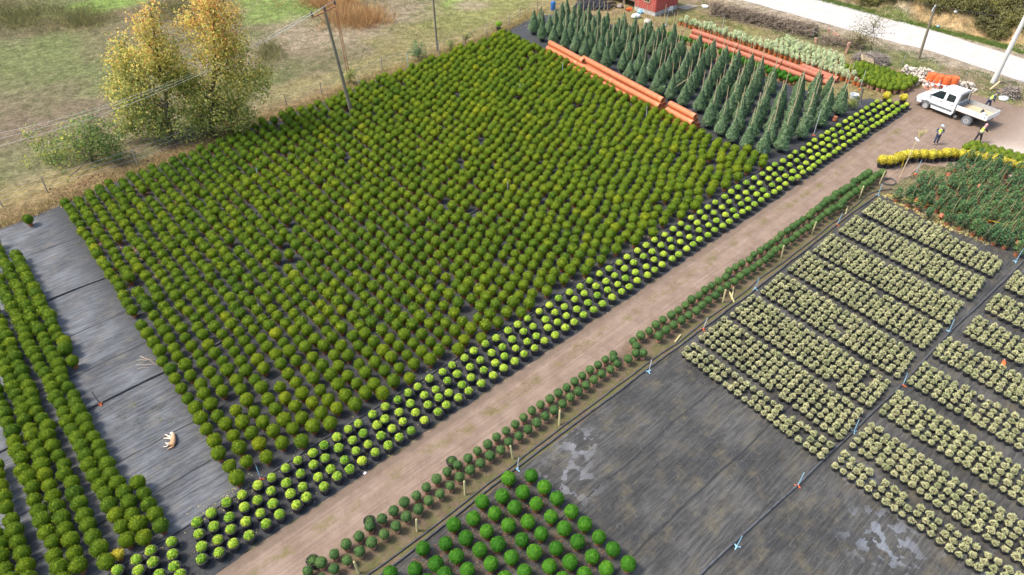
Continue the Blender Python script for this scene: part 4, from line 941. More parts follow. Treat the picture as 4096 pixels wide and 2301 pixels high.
p4 = Vector((77.37, 16.97, 0)); t4 = p4+(upright(p4, 4100, 72)-p4)*1.6
o = empty('concrete_pole', p4, 0, 'thick white concrete pole at the roadside behind the truck', 'utility pole'); MB().tube((0, 0, -.1), t4-p4, .24, .15, 16).obj('pole', M_concrete, o, True)
# fence along the field
o = empty('wire_fence', (1.98, 55.6, 0), 0, 'wire fence with weathered wooden posts between the globe bed and the field', 'fence'); B = Vector((1.98, 55.6, 0)); heads = []
for px, py, h in ((-60, 850, 1.2), (10, 826, 1.2), (191, 770, 1.3), (551, 660, 1.35), (1150, 428, 1.3), (1288, 380, 1.3), (1528, 285, 1.3), (1756, 222, 1.5), (1855, 190, 1.35), (1944, 148, 1.35), (2037, 110, 1.3), (2079, 78, 1.3), (2150, 48, 1.3), (2215, 15, 1.3)):
    g = Vector((*G(px, py), 0)); l = Vector((random.gauss(0, .06), random.gauss(0, .06), h)); heads.append((g, l)); MB().tube(g-B, g-B+l, .055, .045, 8).obj('post', M_greywood, o)
mb = MB()
for zf in (.35, .65, .92):
    for (a, la), (b2, lb) in zip(heads, heads[1:]): mb.tube(a+la*zf-B, b2+lb*zf-B, .008, None, 4)
mb.obj('wires', M_galv, o)
# fence stakes along the road
for i, (px, py, tx, ty) in enumerate(((3604, 268, 3622, 222), (3748, 284, 3760, 257), (3858, 318, 3869, 290), (3250, 155, 3258, 112), (3492, 208, 3500, 182))):
    g = Vector((*G(px, py), 0)); t_ = upright(g, tx, ty); o = empty('fence_stake', g, 0, 'thin grey steel stake '+('between the thujas and the brown roadside pole', 'behind the orange barrels', 'on the grass near the white concrete pole', 'beside the long brush pile', 'beside the stick heap')[i], 'stake', 'steel stakes along the roadside')
    MB().tube((0, 0, 0), t_-g, .03, .025, 6).obj('stake', M_galv, o); MB().ball(t_-g, .03, 1).obj('cap', M_galv, o)
# timber posts along the verge
vp = [(5.55, 15.58), (8.51, 15.52), (11.23, 15.53), (14.20, 15.52), (17.3, 15.5), (31.3, 15.5), (37.9, 15.55), (41.82, 15.6), (48.45, 15.61), (51.68, 15.6)]
for i, (u, v) in enumerate(vp):
    o = empty('timber_post', (u, v, 0), 0, f'pale yellowish timber post leaning on the verge, {nth(i+1)} from the front', 'post', 'timber posts along the verge')
    d = Vector((random.gauss(0, .06), random.gauss(.04, .05), 1))*(.95 if i < 6 else 1.05); MB().tube((0, 0, -.05), d, .055, .05, 8).tube(d, d*1.05, .05, .02, 8).obj('post', M_postwood, o, True)
for i, (px, py, ang, ln) in enumerate(((2930, 1175, .5, 1.3), (2925, 1190, .9, 1.1), (3385, 845, .35, 1.1), (2710, 1358, .2, .7))):
    u, v = G(px, py); o = empty('timber_post', (u, v, .06), 0, 'weathered timber '+('post lying on the verge, first of a crossed pair', 'post lying on the verge, second of a crossed pair', 'post lying flat on the soil by the hose', 'offcut lying beside the middle cluster of box balls')[i], 'post', 'timber lying on the verge')
    MB().tube((-math.cos(ang)*ln/2, -math.sin(ang)*ln/2, 0), (math.cos(ang)*ln/2, math.sin(ang)*ln/2, .03), .05, None, 7).obj('post', M_postwood, o)

# ------------------------------------------------------------------ hoses and sprinklers
def hose(pts, rad, label, wav=.05, seed=1, m=M_hose):
    rr = random.Random(seed); P_ = []
    for (a, b2), (c_, d_) in zip(pts, pts[1:]):
        n = max(2, int(math.hypot(c_-a, d_-b2)/.7))
        for k in range(n): f = k/n; P_.append((a+(c_-a)*f, b2+(d_-b2)*f+rr.gauss(0, wav), rad+.018))
    P_.append((*pts[-1], rad+.018)); Q_ = [P_[0]]
    for i in range(1, len(P_)-1): Q_.append(tuple((np.array(P_[i-1])+2*np.array(P_[i])+np.array(P_[i+1]))/4))
    Q_.append(P_[-1])
    return tag(MB().path(Q_, rad, 8).obj('water_hose', m, None, True), label, 'hose', 'irrigation hoses on the cloths')
hose([(-6, 14.95), (6.7, 14.84), (13.2, 15.02), (23.6, 14.96), (33.8, 14.84), (45.2, 15.0), (50, 14.9)], .05, 'thick black hose along the cloth edge at the verge, inner of two', .03, 1)
hose([(3, 15.25), (10, 15.22), (14, 15.3), (22, 15.28), (28, 15.2), (36, 15.22), (44, 15.25), (50, 15.4), (51.5, 14.6)], .038, 'thinner black hose winding on the verge, outer of two', .05, 2)
hose([(10, 6.2), (16, 5.95), (19.3, 5.79), (22.9, 5.6), (27.6, 5.37), (32.6, 5.2), (38.7, 5.15), (45, 4.9), (50.5, 4.75)], .055, 'thick black hose dividing the field of cream edged shrubs', .03, 3)
hose([(-8, 32.5), (.1, 32.47), (3.8, 32.42), (18, 32.9), (30, 33.2), (47, 33.6)], .06, 'black hose crossing the bare grey strip and running under the globes', .02, 4)
hose([(-6, 22.55), (2, 22.5), (8, 22.62), (20, 22.55), (34, 22.5), (47, 22.75)], .04, 'black hose between the globes and the variegated domes', .03, 5)
hose([(-5, 43.3), (4.3, 43.04), (20, 43.6), (36, 44.6), (52, 45.6)], .045, 'thin black hose under the far globes', .03, 6)
hose([(61.0, 21.4), (63.4, 23.2), (66.8, 24.6)], .06, 'black hose crossing the dry grass behind the last domes', .02, 7)
ccpts = [(52.3+.55*math.cos(a)*(1+.1*math.sin(3*a)), 15.15+.4*math.sin(a), .05+.004*a) for a in np.linspace(0, 18, 60)]
tag(MB().path(ccpts, .022, 6).obj('hose_coil', M_hose, None, True), 'loose coil of black hose beside the hollies', 'hose')
tag(MB().path([(50.0+.05*k, 14.4-.16*k, .3) for k in range(60)], .02, 6).obj('yellow_hose', M_yellow, None, True), 'thin yellow hose running along the end of the cream shrub rows', 'hose')
def sprinkler(u, v, basem, h, rod, label, lean=(0, 0)):
    o = empty('sprinkler', (u, v, .03), random.uniform(0, 3), label, 'sprinkler', 'sprinklers on risers'); S_ = .72; t_ = Vector((lean[0], lean[1], h))
    MB().tube((0, 0, .05), t_, .022, .018, 8).obj('riser', rod, o, True)
    MB().box((0, 0, .07), (.13, .13, .12), bev=.02).box((.13, 0, .045), (.2, .07, .05), bev=.01).box((-.07, .12, .045), (.07, .2, .05), Matrix.Rotation(.5, 3, 'Z'), bev=.01).box((-.07, -.12, .045), (.07, .2, .05), Matrix.Rotation(-.5, 3, 'Z'), bev=.01).obj('base', basem, o, sc=S_)
    mb = MB(); mb.tube(t_, t_+Vector((0, 0, .05)), .03, .025, 8).tube(t_+Vector((-.06, 0, .08)), t_+Vector((.06, 0, .06)), .014, None, 6).ball(t_+Vector((0, 0, .1)), .025, 1); mb.obj('nozzle', M_porc, o)
where = 'red base|blue base|'
sp = [((.75, 32.36), 1, 0, .95, 'on the black hose crossing the bare grey strip'), ((4.71, 22.56), 1, 1, .95, 'between the first globes and the variegated domes'), ((13.93, 14.93), 0, 2, .95, 'on the hose beside the first large box ball'),
      ((23.47, 14.80), 0, 2, 1.0, 'on the hose left of the cream shrub field'), ((28.43, 14.85), 1, 2, 1.0, 'on the hose by the crossed timber posts'), ((33.8, 14.86), 0, 1, 1.0, 'on the verge hose where the fourth cream block starts'),
      ((44.05, 14.96), 1, 1, 1.0, 'on the verge hose near its far end'), ((49.89, 14.89), 0, 1, 1.0, 'at the very end of the verge hose by the hollies'), ((54.88, 14.36), 1, 1, 1.25, 'in front of the golden shrubs'),
      ((22.91, 5.54), 1, 1, 1.0, 'on the second hose beside the empty cloth'), ((18.18, 5.67), 0, 1, 1.0, 'on the second hose lowest in the photo'), ((38.72, 5.2), 0, 1, 1.0, 'on the second hose in the middle of the cream field'),
      ((32.65, 5.1), 1, 1, 1.0, 'on the second hose one before the field middle'), ((27.8, 5.33), 0, 1, 1.0, 'on the second hose at the first cream rows'), ((48.67, 5.09), 0, 1, 1.1, 'on the second hose at the hollies'),
      ((47.96, 45.46), 1, 1, 1.5, 'among the far globes left of the pipe stack'), ((42.05, 45.12), 1, 2, 1.2, 'among the far globes in the middle'), ((46.48, 33.93), 1, 2, 1.5, 'among the globes near the short pipe stack'),
      ((54.3, 45.4), 1, 2, 1.6, 'among the ivy cones behind the pipes'), ((32.28, 56.99), 1, 1, .9, 'at the fence right of the leaning pole'), ((38.19, 57.23), 0, 1, 1.5, 'at the fence beside the grey sapling'),
      ((29.81, 33.2), 1, 2, 1.2, 'among the globes in the middle of the bed'), ((5.23, 43.56), 1, 1, 1.0, 'near the left edge of the globe bed'), ((17.21, 47.63), 1, 1, 1.0, 'among the globes below the plane trees'),
      ((10.17, 33.08), 1, 2, 1.0, 'among the globes in the front left of the bed'), ((47.6, 23.2), 1, 1, 1.3, 'at the right end of the globe bed by the domes'), ((54.9, 22.9), 1, 2, 2.4, 'tall one between the ivy cones and the domes'),
      ((66.5, 24.75), 1, 2, 1.9, 'tall one in front of the globe thujas'), ((67.3, 26.3), 1, 2, 1.9, 'tall one between the silvery shrubs and the thujas'), ((68.0, 41.3), 1, 2, 2.3, 'tall one behind the dusty red pipes'), ((66.6, 47.6), 0, 1, 1.3, 'on the grass between the shed and the silvery shrubs'), ((62.2, 38.0), 1, 2, 2.0, 'at the back of the ivy cones')]
for (u, v), red, rod, h, lab in sp:
    sprinkler(u, v, M_red if red else M_blue, h, (M_hose, M_blue, M_grey)[rod], f'{("black", "blue", "grey")[rod]} riser sprinkler {lab}', (random.gauss(0, .05), random.gauss(0, .05)))
# pots of weeds and other loose pots
WM = [globe(1200+s, .22, 220, .12, .03, .6, 1, .1, .5, cz=.0, flat=.2).fin().mesh('weeds', [M_topi]) for s in range(2)]
for i, (u, v, lab) in enumerate(((4.35, 17.13, 'black pot of pale weeds at the head of the box ball row, lowest one'), (7.14, 17.09, 'black pot of weeds beside the box balls, middle one'), (11.78, 17.16, 'overgrown black pot of weeds beside the box balls, upper one'))):
    plant('weedy_pot', (u, v), P_black, WM[i % 2], .40, .5, .95, lab, 'pot', 'pots of weeds beside the box balls')
plant('litter_pot', G(3182, 735), P_black, None, 0, 0, 1, 'black pot with pale scraps and no plant at the end of the dome row', 'pot')
u, v = G(3338, 485); o = empty('upturned_pot', (u, v, .38), 0, 'terracotta pots stacked upside down beside the last ivy cone', 'pot'); o.rotation_euler = (math.pi, 0, 0); link('pot', P_terra, o, sc=1.2); link('pot', P_terra, o, (0, 0, -.06), sc=1.2)
u, v = G(3413, 395); o = empty('plastic_tub', (u, v, .02), .3, 'grey plastic tub in the grass behind the last ivy cone', 'tub'); MB().lathe([(.001, 0), (.33, 0), (.36, .3), (.40, .42), (.35, .42), (.31, .1), (.001, .09)], 12).obj('tub', M_grey, o, True)

# ------------------------------------------------------------------ small litter
u, v = G(868, 1425); o = empty('water_bottle', (u, v, .06), 0, 'clear water bottle with blue cap lying between the globes', 'bottle'); o.rotation_euler = (R(88), 0, R(40))
MB().lathe([(.001, 0), (.045, 0), (.045, .2), (.02, .26), (.02, .28)], 10).obj('bottle', M_blue, o, True); MB().tube((0, 0, .28), (0, 0, .31), .025).obj('cap', M_blue, o)
u, v = G(585, 1450); o = empty('dry_branches', (u, v, .05), 0, 'pale dry branches dropped on the bare grey cloth', 'branches'); mb = MB(); rr = random.Random(5)
for k in range(6): a = rr.uniform(-.5, .5)-.9; q = Vector((rr.gauss(0, .15), rr.gauss(0, .25), rr.uniform(.02, .12))); d = Vector((math.cos(a), math.sin(a), rr.uniform(-.05, .1)))*rr.uniform(.3, .7); mb.path([q-d, q, q+d*.8+Vector((rr.gauss(0, .1), rr.gauss(0, .1), .02))], [.011, .009, .004], 5)
mb.obj('branches', M_plank, o)
u, v = G(4012, 1462); o = empty('plastic_jug', (u, v, .05), 0, 'orange plastic can lying between the cream shrub rows', 'can'); o.rotation_euler = (0, R(80), R(15))
MB().lathe([(.001, -.3), (.11, -.3), (.12, 0), (.1, .2), (.05, .32), (.001, .33)], 12).obj('body', M_red, o, True); MB().tube((0, 0, .3), (0, 0, .42), .04, .035).obj('neck', M_terrapale, o); MB().box((.14, 0, .0), (.04, .04, .25), bev=.01).box((.1, 0, .12), (.08, .04, .04)).box((.1, 0, -.12), (.08, .04, .04)).obj('handle', M_red, o)
u, v = G(1460, 1895); tag(MB().box((u, v, .04), (.14, .11, .03), Matrix.Rotation(.4, 3, 'Z'), bev=.008).obj('paper_scrap', M_white), 'white scrap lying on the dirt track beside the domes', 'litter')
g = Vector((*G(3597, 714), 0)); t_ = upright(g, 3670, 555)
o = empty('yard_broom', g, 0, 'broom standing upside down with pale bristles on top', 'broom'); d = (t_-g); MB().tube((0, 0, 0), d, .04, .03, 8).obj('handle', M_cane, o)
MB().box(d*.98, (.5, .12, .10), d.to_track_quat('Z', 'Y').to_matrix(), bev=.02).obj('head', M_white, o)
e = upright(g, 3695, 522)-g; s_ = upright(g, 3680, 548)-g
mb = MB()
for k in range(40): a = RV*random.gauss(0, .1)+FV*random.gauss(0, .06); mb.tube(s_+a*.5, e+a*2.0, .014, .008, 4)
mb.obj('bristles', M_postwood, o)
g = Vector((*G(3606, 668), 0)); t_ = upright(g, 3619, 628); o = empty('yellow_stake', g, 0, 'flat bright yellow stake in front of the golden shrubs', 'stake'); d = t_-g; MB().box(d*.5, (.12, .04, d.length), d.to_track_quat('Z', 'Y').to_matrix(), bev=.01).tube(d, d*1.08, .045, .02, 6).obj('stake', M_yellow, o)
u, v = G(3958, 360); g = Vector((u, v, 0)); t_ = upright(g, 4000, 325); o = empty('leaning_plank', g, 0, 'brown plank leaning by the concrete pole behind the truck', 'plank'); d = t_-g; MB().box(d*.5, (.22, .05, d.length), d.to_track_quat('Z', 'Y').to_matrix(), bev=.006).obj('plank', M_plank, o)
for i, (px, py, s, lab) in enumerate(((3800, 107, (.6, .4, .25), 'white rubbish bag on the bank across the road'), (3749, 112, (.25, .3, .3), 'small pale blue rubbish bag at the far roadside'), (2820, 30, (.7, .9, .3), 'white foam block on the grass near the road'), (2857, 52, (.5, .4, .3), 'pale stone on the grass near the brush pile'))):
    u, v = G(px, py); mb = MB(); mb.ball((u, v, float(hill(u, v))+s[2]*.4), .5, 2, s)
    for vv_ in mb.b.verts: vv_.co += Vector((random.gauss(0, .03), random.gauss(0, .03), random.gauss(0, .03)))
    tag(mb.obj('rubbish_bag' if 'bag' in lab else 'pale_block', (M_white, M_blue, M_white, M_stone)[i]), lab, 'litter')
u, v = G(4015, 395); mb = MB(); mb.ball((u, v, .06), .6, 2, (1, .7, .18))
for vv_ in mb.b.verts: vv_.co += Vector((random.gauss(0, .04), random.gauss(0, .04), random.gauss(0, .02)))
tag(mb.obj('plastic_sheet', M_grey), 'crumpled pale plastic sheet on the ground behind the truck', 'sheet')

# ------------------------------------------------------------------ shed, pipe heap, chair
M_shed, t, b = new_mat('red painted boards'); v = coords(t)
def boards(name, rot, c1, c2, sc=5.0):
    m, t, b = new_mat(name); v = coords(t, (1, 1, 1)); wv = nd(t, 'ShaderNodeTexWave', wave_type='BANDS', bands_direction=rot, wave_profile='SAW'); wv.inputs['Scale'].default_value = sc; wv.inputs['Distortion'].default_value = .0
    t.links.new(v, wv.inputs['Vector']); t.links.new(mixc(t, noise(t, v, 2.5, 6, .7, (.3, .7)), c1, c2), b.inputs['Base Color']); b.inputs['Roughness'].default_value = .65; bump(t, b, wv.outputs['Fac'], .9, .04); return m
MS_v, MS_u, MS_h = boards('red boards upright', 'Y', (.46, .085, .065), (.54, .13, .10), 2.2), boards('red boards end wall', 'X', (.43, .07, .055), (.52, .11, .09), 2.2), boards('red boards lying', 'Z', (.52, .15, .12), (.60, .21, .17), 2.6)
su, sv = 68.15, 50.4
o = empty('red_shed', (su, sv, 0), 0, 'red timber shed on a grey foundation at the top of the nursery', 'shed')
MB().box((2.0, 1.5, .2), (4.05, 3.05, .62)).obj('foundation', M_foundation, o)
MB().box((-.03, 1.5, 1.75), (.08, 3.0, 2.5)).obj('wall', MS_v, o); MB().box((2.0, -.03, 1.75), (4.0, .08, 2.5)).obj('wall', MS_u, o); MB().box((4.03, 4.6, 1.75), (.08, 9.2, 2.5)).obj('wall', MS_v, o)
MB().box((.35, 6.1, 1.95), (.08, 6.2, 2.1)).obj('wall', MS_h, o); MB().box((2.2, 9.2, 1.75), (3.7, .08, 2.5)).obj('wall', MS_u, o); MB().box((2.2, 6.1, .85), (3.7, 6.2, .12)).obj('floor_deck', M_greywood, o)
for k in range(4): MB().tube((.5, 3.4+1.8*k, 0), (.5, 3.4+1.8*k, .8), .09).obj('stilt', M_greywood, o)
MB().prism([(-.4, 2.95), (2.0, 3.75), (4.4, 2.95), (4.4, 3.03), (2.0, 3.83), (-.4, 3.03)], 9.9, Matrix.Translation((0, 9.6, 0)) @ Matrix.Rotation(R(90), 4, 'X')).obj('roof', M_rust, o)
wf = MB(); 
for y0, y1, z0, z1 in ((.85, 1.75, 1.3, 1.38), (.85, 1.75, 2.2, 2.28), (.85, .93, 1.3, 2.28), (1.67, 1.75, 1.3, 2.28), (1.27, 1.33, 1.3, 2.28)): wf.box((-.1, (y0+y1)/2, (z0+z1)/2), (.07, y1-y0, z1-z0))
wd = wf.obj('window', M_plank, o); MB().box((-.085, 1.3, 1.79), (.02, .8, .86)).obj('pane', M_glass, wd)
wd = MB().box((1.3, -.1, 1.9), (1.3, .07, .10)).box((1.3, -.1, 2.5), (1.3, .07, .10)).box((.69, -.1, 2.2), (.08, .07, .7)).box((1.91, -.1, 2.2), (.08, .07, .7)).obj('window', M_white, o); MB().box((1.3, -.085, 2.2), (1.2, .02, .55)).obj('pane', M_glass, wd)
for k in range(5): u, v = 72.6+.42*k, 49.9-.05*k; tag(MB().box((u, v, .05), (.36, 1.3, .1), Matrix.Rotation(.05*k, 3, 'Z'), bev=.01).obj('stepping_plank', M_greywood), f'grey plank of the walkway by the shed, {nth(k+1)} from its wall', 'plank', 'walkway planks by the shed')
# white plastic chair
o = empty('plastic_chair', (*G(2678, 54), 0), R(150), 'white plastic armchair beside the red shed', 'chair')
for x in (-.22, .22):
    for y in (-.2, .2): MB().tube((x*1.15, y*1.15, 0), (x, y, .42), .022, .028, 6).obj('leg', M_white, o)
MB().box((0, 0, .43), (.5, .48, .04), bev=.015).obj('seat', M_white, o); MB().box((0, .25, .68), (.46, .04, .5), Matrix.Rotation(R(-12), 3, 'X'), bev=.015).obj('backrest', M_white, o)
for x in (-.26, .26): MB().box((x, .02, .64), (.05, .48, .03), bev=.01).tube((x, -.2, .42), (x, -.2, .64), .02).obj('armrest', M_white, o)
# heap of black drain pipes
rr = random.Random(95); q = 0
for row in range(4):
    for k in range(9-row):
        x0, x1 = 2245+22*k+8*row, 2330+24*k+8*row; q += 1
        a = Vector((*G(2290+17*k+6*row, 44-5*row, 0), .12+.19*row)); d = (FV*.75+RV*.75)*rr.uniform(1.7, 2.6); mm = a+d*.5+Vector((0, 0, .22))
        tag(MB().path([a, a.lerp(mm, .5)+Vector((0, 0, .05)), mm, mm.lerp(a+d, .5), a+d], .10, 8).obj('black_drain_pipe', M_tarpipe, None, True), f'curved black drain pipe by the shed, {nth(k+1)} from left in {nth(row+1)} layer', 'pipe', 'black drain pipes heaped by the shed')
o = empty('blue_barrel', (*G(2212, 40), 0), 0, 'blue plastic barrel behind the ivy cones at the far fence', 'barrel'); MB().lathe([(.001, 0), (.27, 0), (.30, .1), (.30, .85), (.26, .95), (.001, .95)], 14).obj('body', nmat('blue drum plastic', (.03, .12, .34), (.05, .17, .42), 4, .4), o, True); MB().tube((.1, 0, .95), (.1, 0, .99), .05).obj('bung', M_black, o)
for i, (px, py, sx, m, lab) in enumerate(((2545, 70, .6, M_white, 'pile of pale rubbish sacks under the red shed, largest one'), (2560, 52, .45, M_blue, 'blue rubbish sack under the shed edge'), (2590, 92, .5, M_stone, 'beige cardboard and stone scraps by the shed foundation'), (2515, 42, .4, M_red, 'red rag under the shed edge'), (2480, 30, .5, M_twiggrey, 'grey rubbish under the stilts of the shed'), (2600, 110, .35, M_stone, 'flat pale stone on the grass near the shed corner'))):
    u, v = G(px, py); mb = MB(); mb.ball((u, v, sx*.3), sx, 2, (1, .8, .5))
    for q_ in mb.b.verts: q_.co += Vector((random.gauss(0, .06), random.gauss(0, .06), random.gauss(0, .05)))
    tag(mb.obj('rubbish_sack', m), lab, 'rubbish')

# ------------------------------------------------------------------ brush pile, stick heap, bricks, rubble, barrels, cones
def twigs(name, spine, wid, hgt, n, m, label, ln=(.5, 1.3), rad=.022, seed=1):
    rr = random.Random(seed); mb = MB()
    for k in range(n):
        f = rr.random()*(len(spine)-1); i = min(int(f), len(spine)-2); c = Vector((*spine[i], 0)).lerp(Vector((*spine[i+1], 0)), f-i); t_ = (Vector((*spine[i+1], 0))-Vector((*spine[i], 0))).normalized(); nrm = Vector((-t_.y, t_.x, 0))
        w_ = rr.gauss(0, .42); z = hgt*max(0.06, 1-w_*w_*1.3)*rr.random()**.6; c = c+nrm*w_*wid+Vector((0, 0, z)); d = Vector((rr.gauss(0, 1), rr.gauss(0, 1), rr.gauss(.1, .35))).normalized()*rr.uniform(*ln)*.5
        if (c-d).z < .02: d.z = c.z-.02
        mb.path([c-d, c+Vector((rr.gauss(0, .06), rr.gauss(0, .06), rr.gauss(0, .06))), c+d], [rad, rad*.8, rad*.3], 4)
    return tag(mb.obj(name, m), label, 'brushwood', kind='stuff')
twigs('brush_pile', [(73.9, 46.8), (74.6, 43), (75.3, 39), (75.8, 34.6)], 1.0, 1.25, 2600, M_twig, 'long pile of dry brown brushwood behind the silvery shrubs', (.4, 1.2), .03, 1)
twigs('stick_heap', [(72.6, 28.3), (73.6, 27.2), (73.9, 25.9)], 1.1, .85, 900, M_twiggrey, 'heap of grey sticks beside the globe thujas', (.5, 1.4), .03, 2)
twigs('dead_bramble', [(74.8, 33.5), (75.6, 31.5), (76.5, 29.5)], 1.0, .8, 800, M_twig, 'tangle of dead brambles round the broken brick piers', (.3, 1.0), .018, 3)
twigs('root_heap', [(75.2, 15.2), (75.6, 14.4)], .7, .75, 260, M_twiggrey, 'dark heap of roots and hose behind the truck', (.5, 1.3), .04, 4)
u, v = 72.5, 27.2; o = empty('wooden_pallet', (u, v, .55), R(35), 'broken wooden pallet lying on the stick heap', 'pallet'); o.rotation_euler = (R(14), R(-10), R(35))
for k in range(6): MB().box((-.5+.2*k, 0, .12), (.1, 1.2, .025)).obj('slat', M_plank, o)
for y in (-.55, 0, .55): MB().box((0, y, .05), (1.2, .09, .1)).obj('bearer', M_plank, o)
for i, (px, py, n, lab) in enumerate(((3385, 212, 5, 'leaning stack of broken hollow bricks by the dead brambles'), (3308, 150, 2, 'broken hollow bricks on top of the bramble mound'), (3346, 165, 3, 'row of cracked bricks in the dead brambles'), (3262, 168, 2, 'two broken bricks at the end of the brush pile'))):
    u, v = G(px, py); o = empty('brick_stack', (u, v, .0 if i in (0, 3) else .5), .5*i, lab, 'bricks')
    for k in range(n): MB().box((.05*k*(i % 2), .03*(k % 2), .12+.22*k if i != 2 else .12), (.3, .22, .2), Matrix.Rotation(.2*k, 3, 'Z'), bev=.01).obj('brick', M_brick, o, loc=(.4*k if i == 2 else 0, 0, 0))
rr = random.Random(105); mb = MB()
for k in range(330):
    f = rr.random(); c = Vector((71.9, 22.3, 0)).lerp(Vector((74.6, 17.6, 0)), f) if rr.random() < .65 else Vector((73.4, 23.9, 0)).lerp(Vector((75.0, 21.6, 0)), f)
    w_ = rr.gauss(0, .5); c = c+Vector((.85, .5, 0))*w_; s = rr.uniform(.09, .26); c.z = max(.05, .75*(1-abs(w_)*.9)*rr.random())
    rot = Matrix.Rotation(rr.uniform(0, 6), 3, Vector((rr.gauss(0, 1), rr.gauss(0, 1), rr.gauss(0, 1))).normalized()); mb.box(c, (s*rr.uniform(1, 1.7), s*rr.uniform(.8, 1.2), s*rr.uniform(.6, 1)), rot, bev=s*.12)
tag(mb.obj('stone_rubble', M_stone), 'heap of pale broken stones behind the orange barrels', 'rubble', kind='stuff')
for i, (px, py) in enumerate(((3715, 338), (3744, 345), (3775, 350), (3803, 352))):
    u, v = G(px, py); o = empty('orange_barrel', (u, v, .02), .4*i, ('leftmost bright orange barrel in front of the rubble heap', 'second orange barrel from the left', 'third orange barrel, its lid catching light', 'rightmost orange barrel half hidden by the truck roof')[i], 'barrel', 'orange barrels behind the truck')
    MB().lathe([(.001, 0), (.40, 0), (.44, .12), (.45, .4), (.425, .42), (.425, .46), (.45, .48), (.44, .92), (.41, 1.0), (.001, 1.0)], 20).obj('body', M_red, o, True); MB().lathe([(.36, 1.0), (.41, 1.0), (.41, 1.05), (.36, 1.05), (.36, 1.02), (.001, 1.02)], 20).obj('lid', M_red, o, True)
    MB().lathe([(.452, .26), (.46, .28), (.46, .34), (.452, .36)], 20).obj('band', M_white, o, True)
for i, (px, py) in enumerate(((3711, 348), (3733, 350), (3757, 350))):
    u, v = G(px, py); u -= .45; o = empty('traffic_cone', (u, v, .02), .2, ('leftmost faded traffic cone with a white ring beside the barrels', 'middle faded traffic cone between the barrels and the truck', 'faded traffic cone closest to the truck bonnet')[i], 'traffic cone', 'faded cones in front of the barrels')
    MB().lathe([(.001, .04), (.2, .04), (.05, .85), (.001, .87)], 14).obj('body', M_terrapale, o, True); MB().box((0, 0, .02), (.48, .48, .04), bev=.01).obj('base', M_terrapale, o)
    MB().lathe([(.155, .32), (.115, .52), (.10, .52), (.14, .32)], 14).obj('band', M_white, o, True)

# ------------------------------------------------------------------ white double cab truck
TR = empty('flatbed_truck', (67.85, 18.80, .01), math.atan2(.992, .126), 'white double cab truck with an open tan floored bed and grey drop sides', 'truck')
RX = Matrix.Rotation(R(90), 4, 'X')
arch = [(.45*math.cos(a), .34+.45*math.sin(a)) for a in np.linspace(math.pi, 0, 9)]
low = [(-2.45, 1.30), (-2.45, .46), (-.6, .42), (-.47, .42)]+arch[1:-1]+[(.47, .42), (.9, .42), (.97, .62), (.99, .82), (.93, 1.0), (.74, 1.12), (.18, 1.29)]
mb = MB(); mb.prism(low, 2.0, Matrix.Translation((0, 1.0, 0)) @ RX)
bt, tp_ = [(.18, .97), (-2.45, .985)], [(-.86, .78), (-1.25, .82), (-2.38, .80)]
vb = [mb.b.verts.new(p) for p in ((.18, .95, 1.27), (-2.45, .985, 1.27), (-2.45, -.985, 1.27), (.18, -.95, 1.27))]
v1 = [mb.b.verts.new(p) for p in ((-.74, .80, 2.08), (-2.42, .83, 2.10), (-2.42, -.83, 2.10), (-.74, -.80, 2.08))]
v2 = [mb.b.verts.new(p) for p in ((-1.05, .66, 2.22), (-2.36, .70, 2.24), (-2.36, -.70, 2.24), (-1.05, -.66, 2.22))]
for A, B2 in ((vb, v1), (v1, v2)):
    for i in range(4): mb.b.faces.new((A[i], A[(i+1) % 4], B2[(i+1) % 4], B2[i]))
mb.b.faces.new(v2); mb.b.faces.new(vb[::-1])
ob = mb.obj('cab_body', M_vanwhite, TR, True); bv = ob.modifiers.new('round', 'BEVEL'); bv.width = .035; bv.segments = 2; bv.limit_method = 'ANGLE'
hw = lambda z: np.interp(z, [1.27, 2.09], [.98, .815])
def pane(name, pts, off, m, parent):
    off = Vector(off); mb = MB(); A = [mb.b.verts.new(Vector(p)+off) for p in pts]; B2 = [mb.b.verts.new(Vector(p)-off*.5) for p in pts]; n = len(pts)
    mb.b.faces.new(A); mb.b.faces.new(B2[::-1])
    for i in range(n): mb.b.faces.new((A[i], B2[i], B2[(i+1) % n], A[(i+1) % n]))
    return mb.obj(name, m, parent)
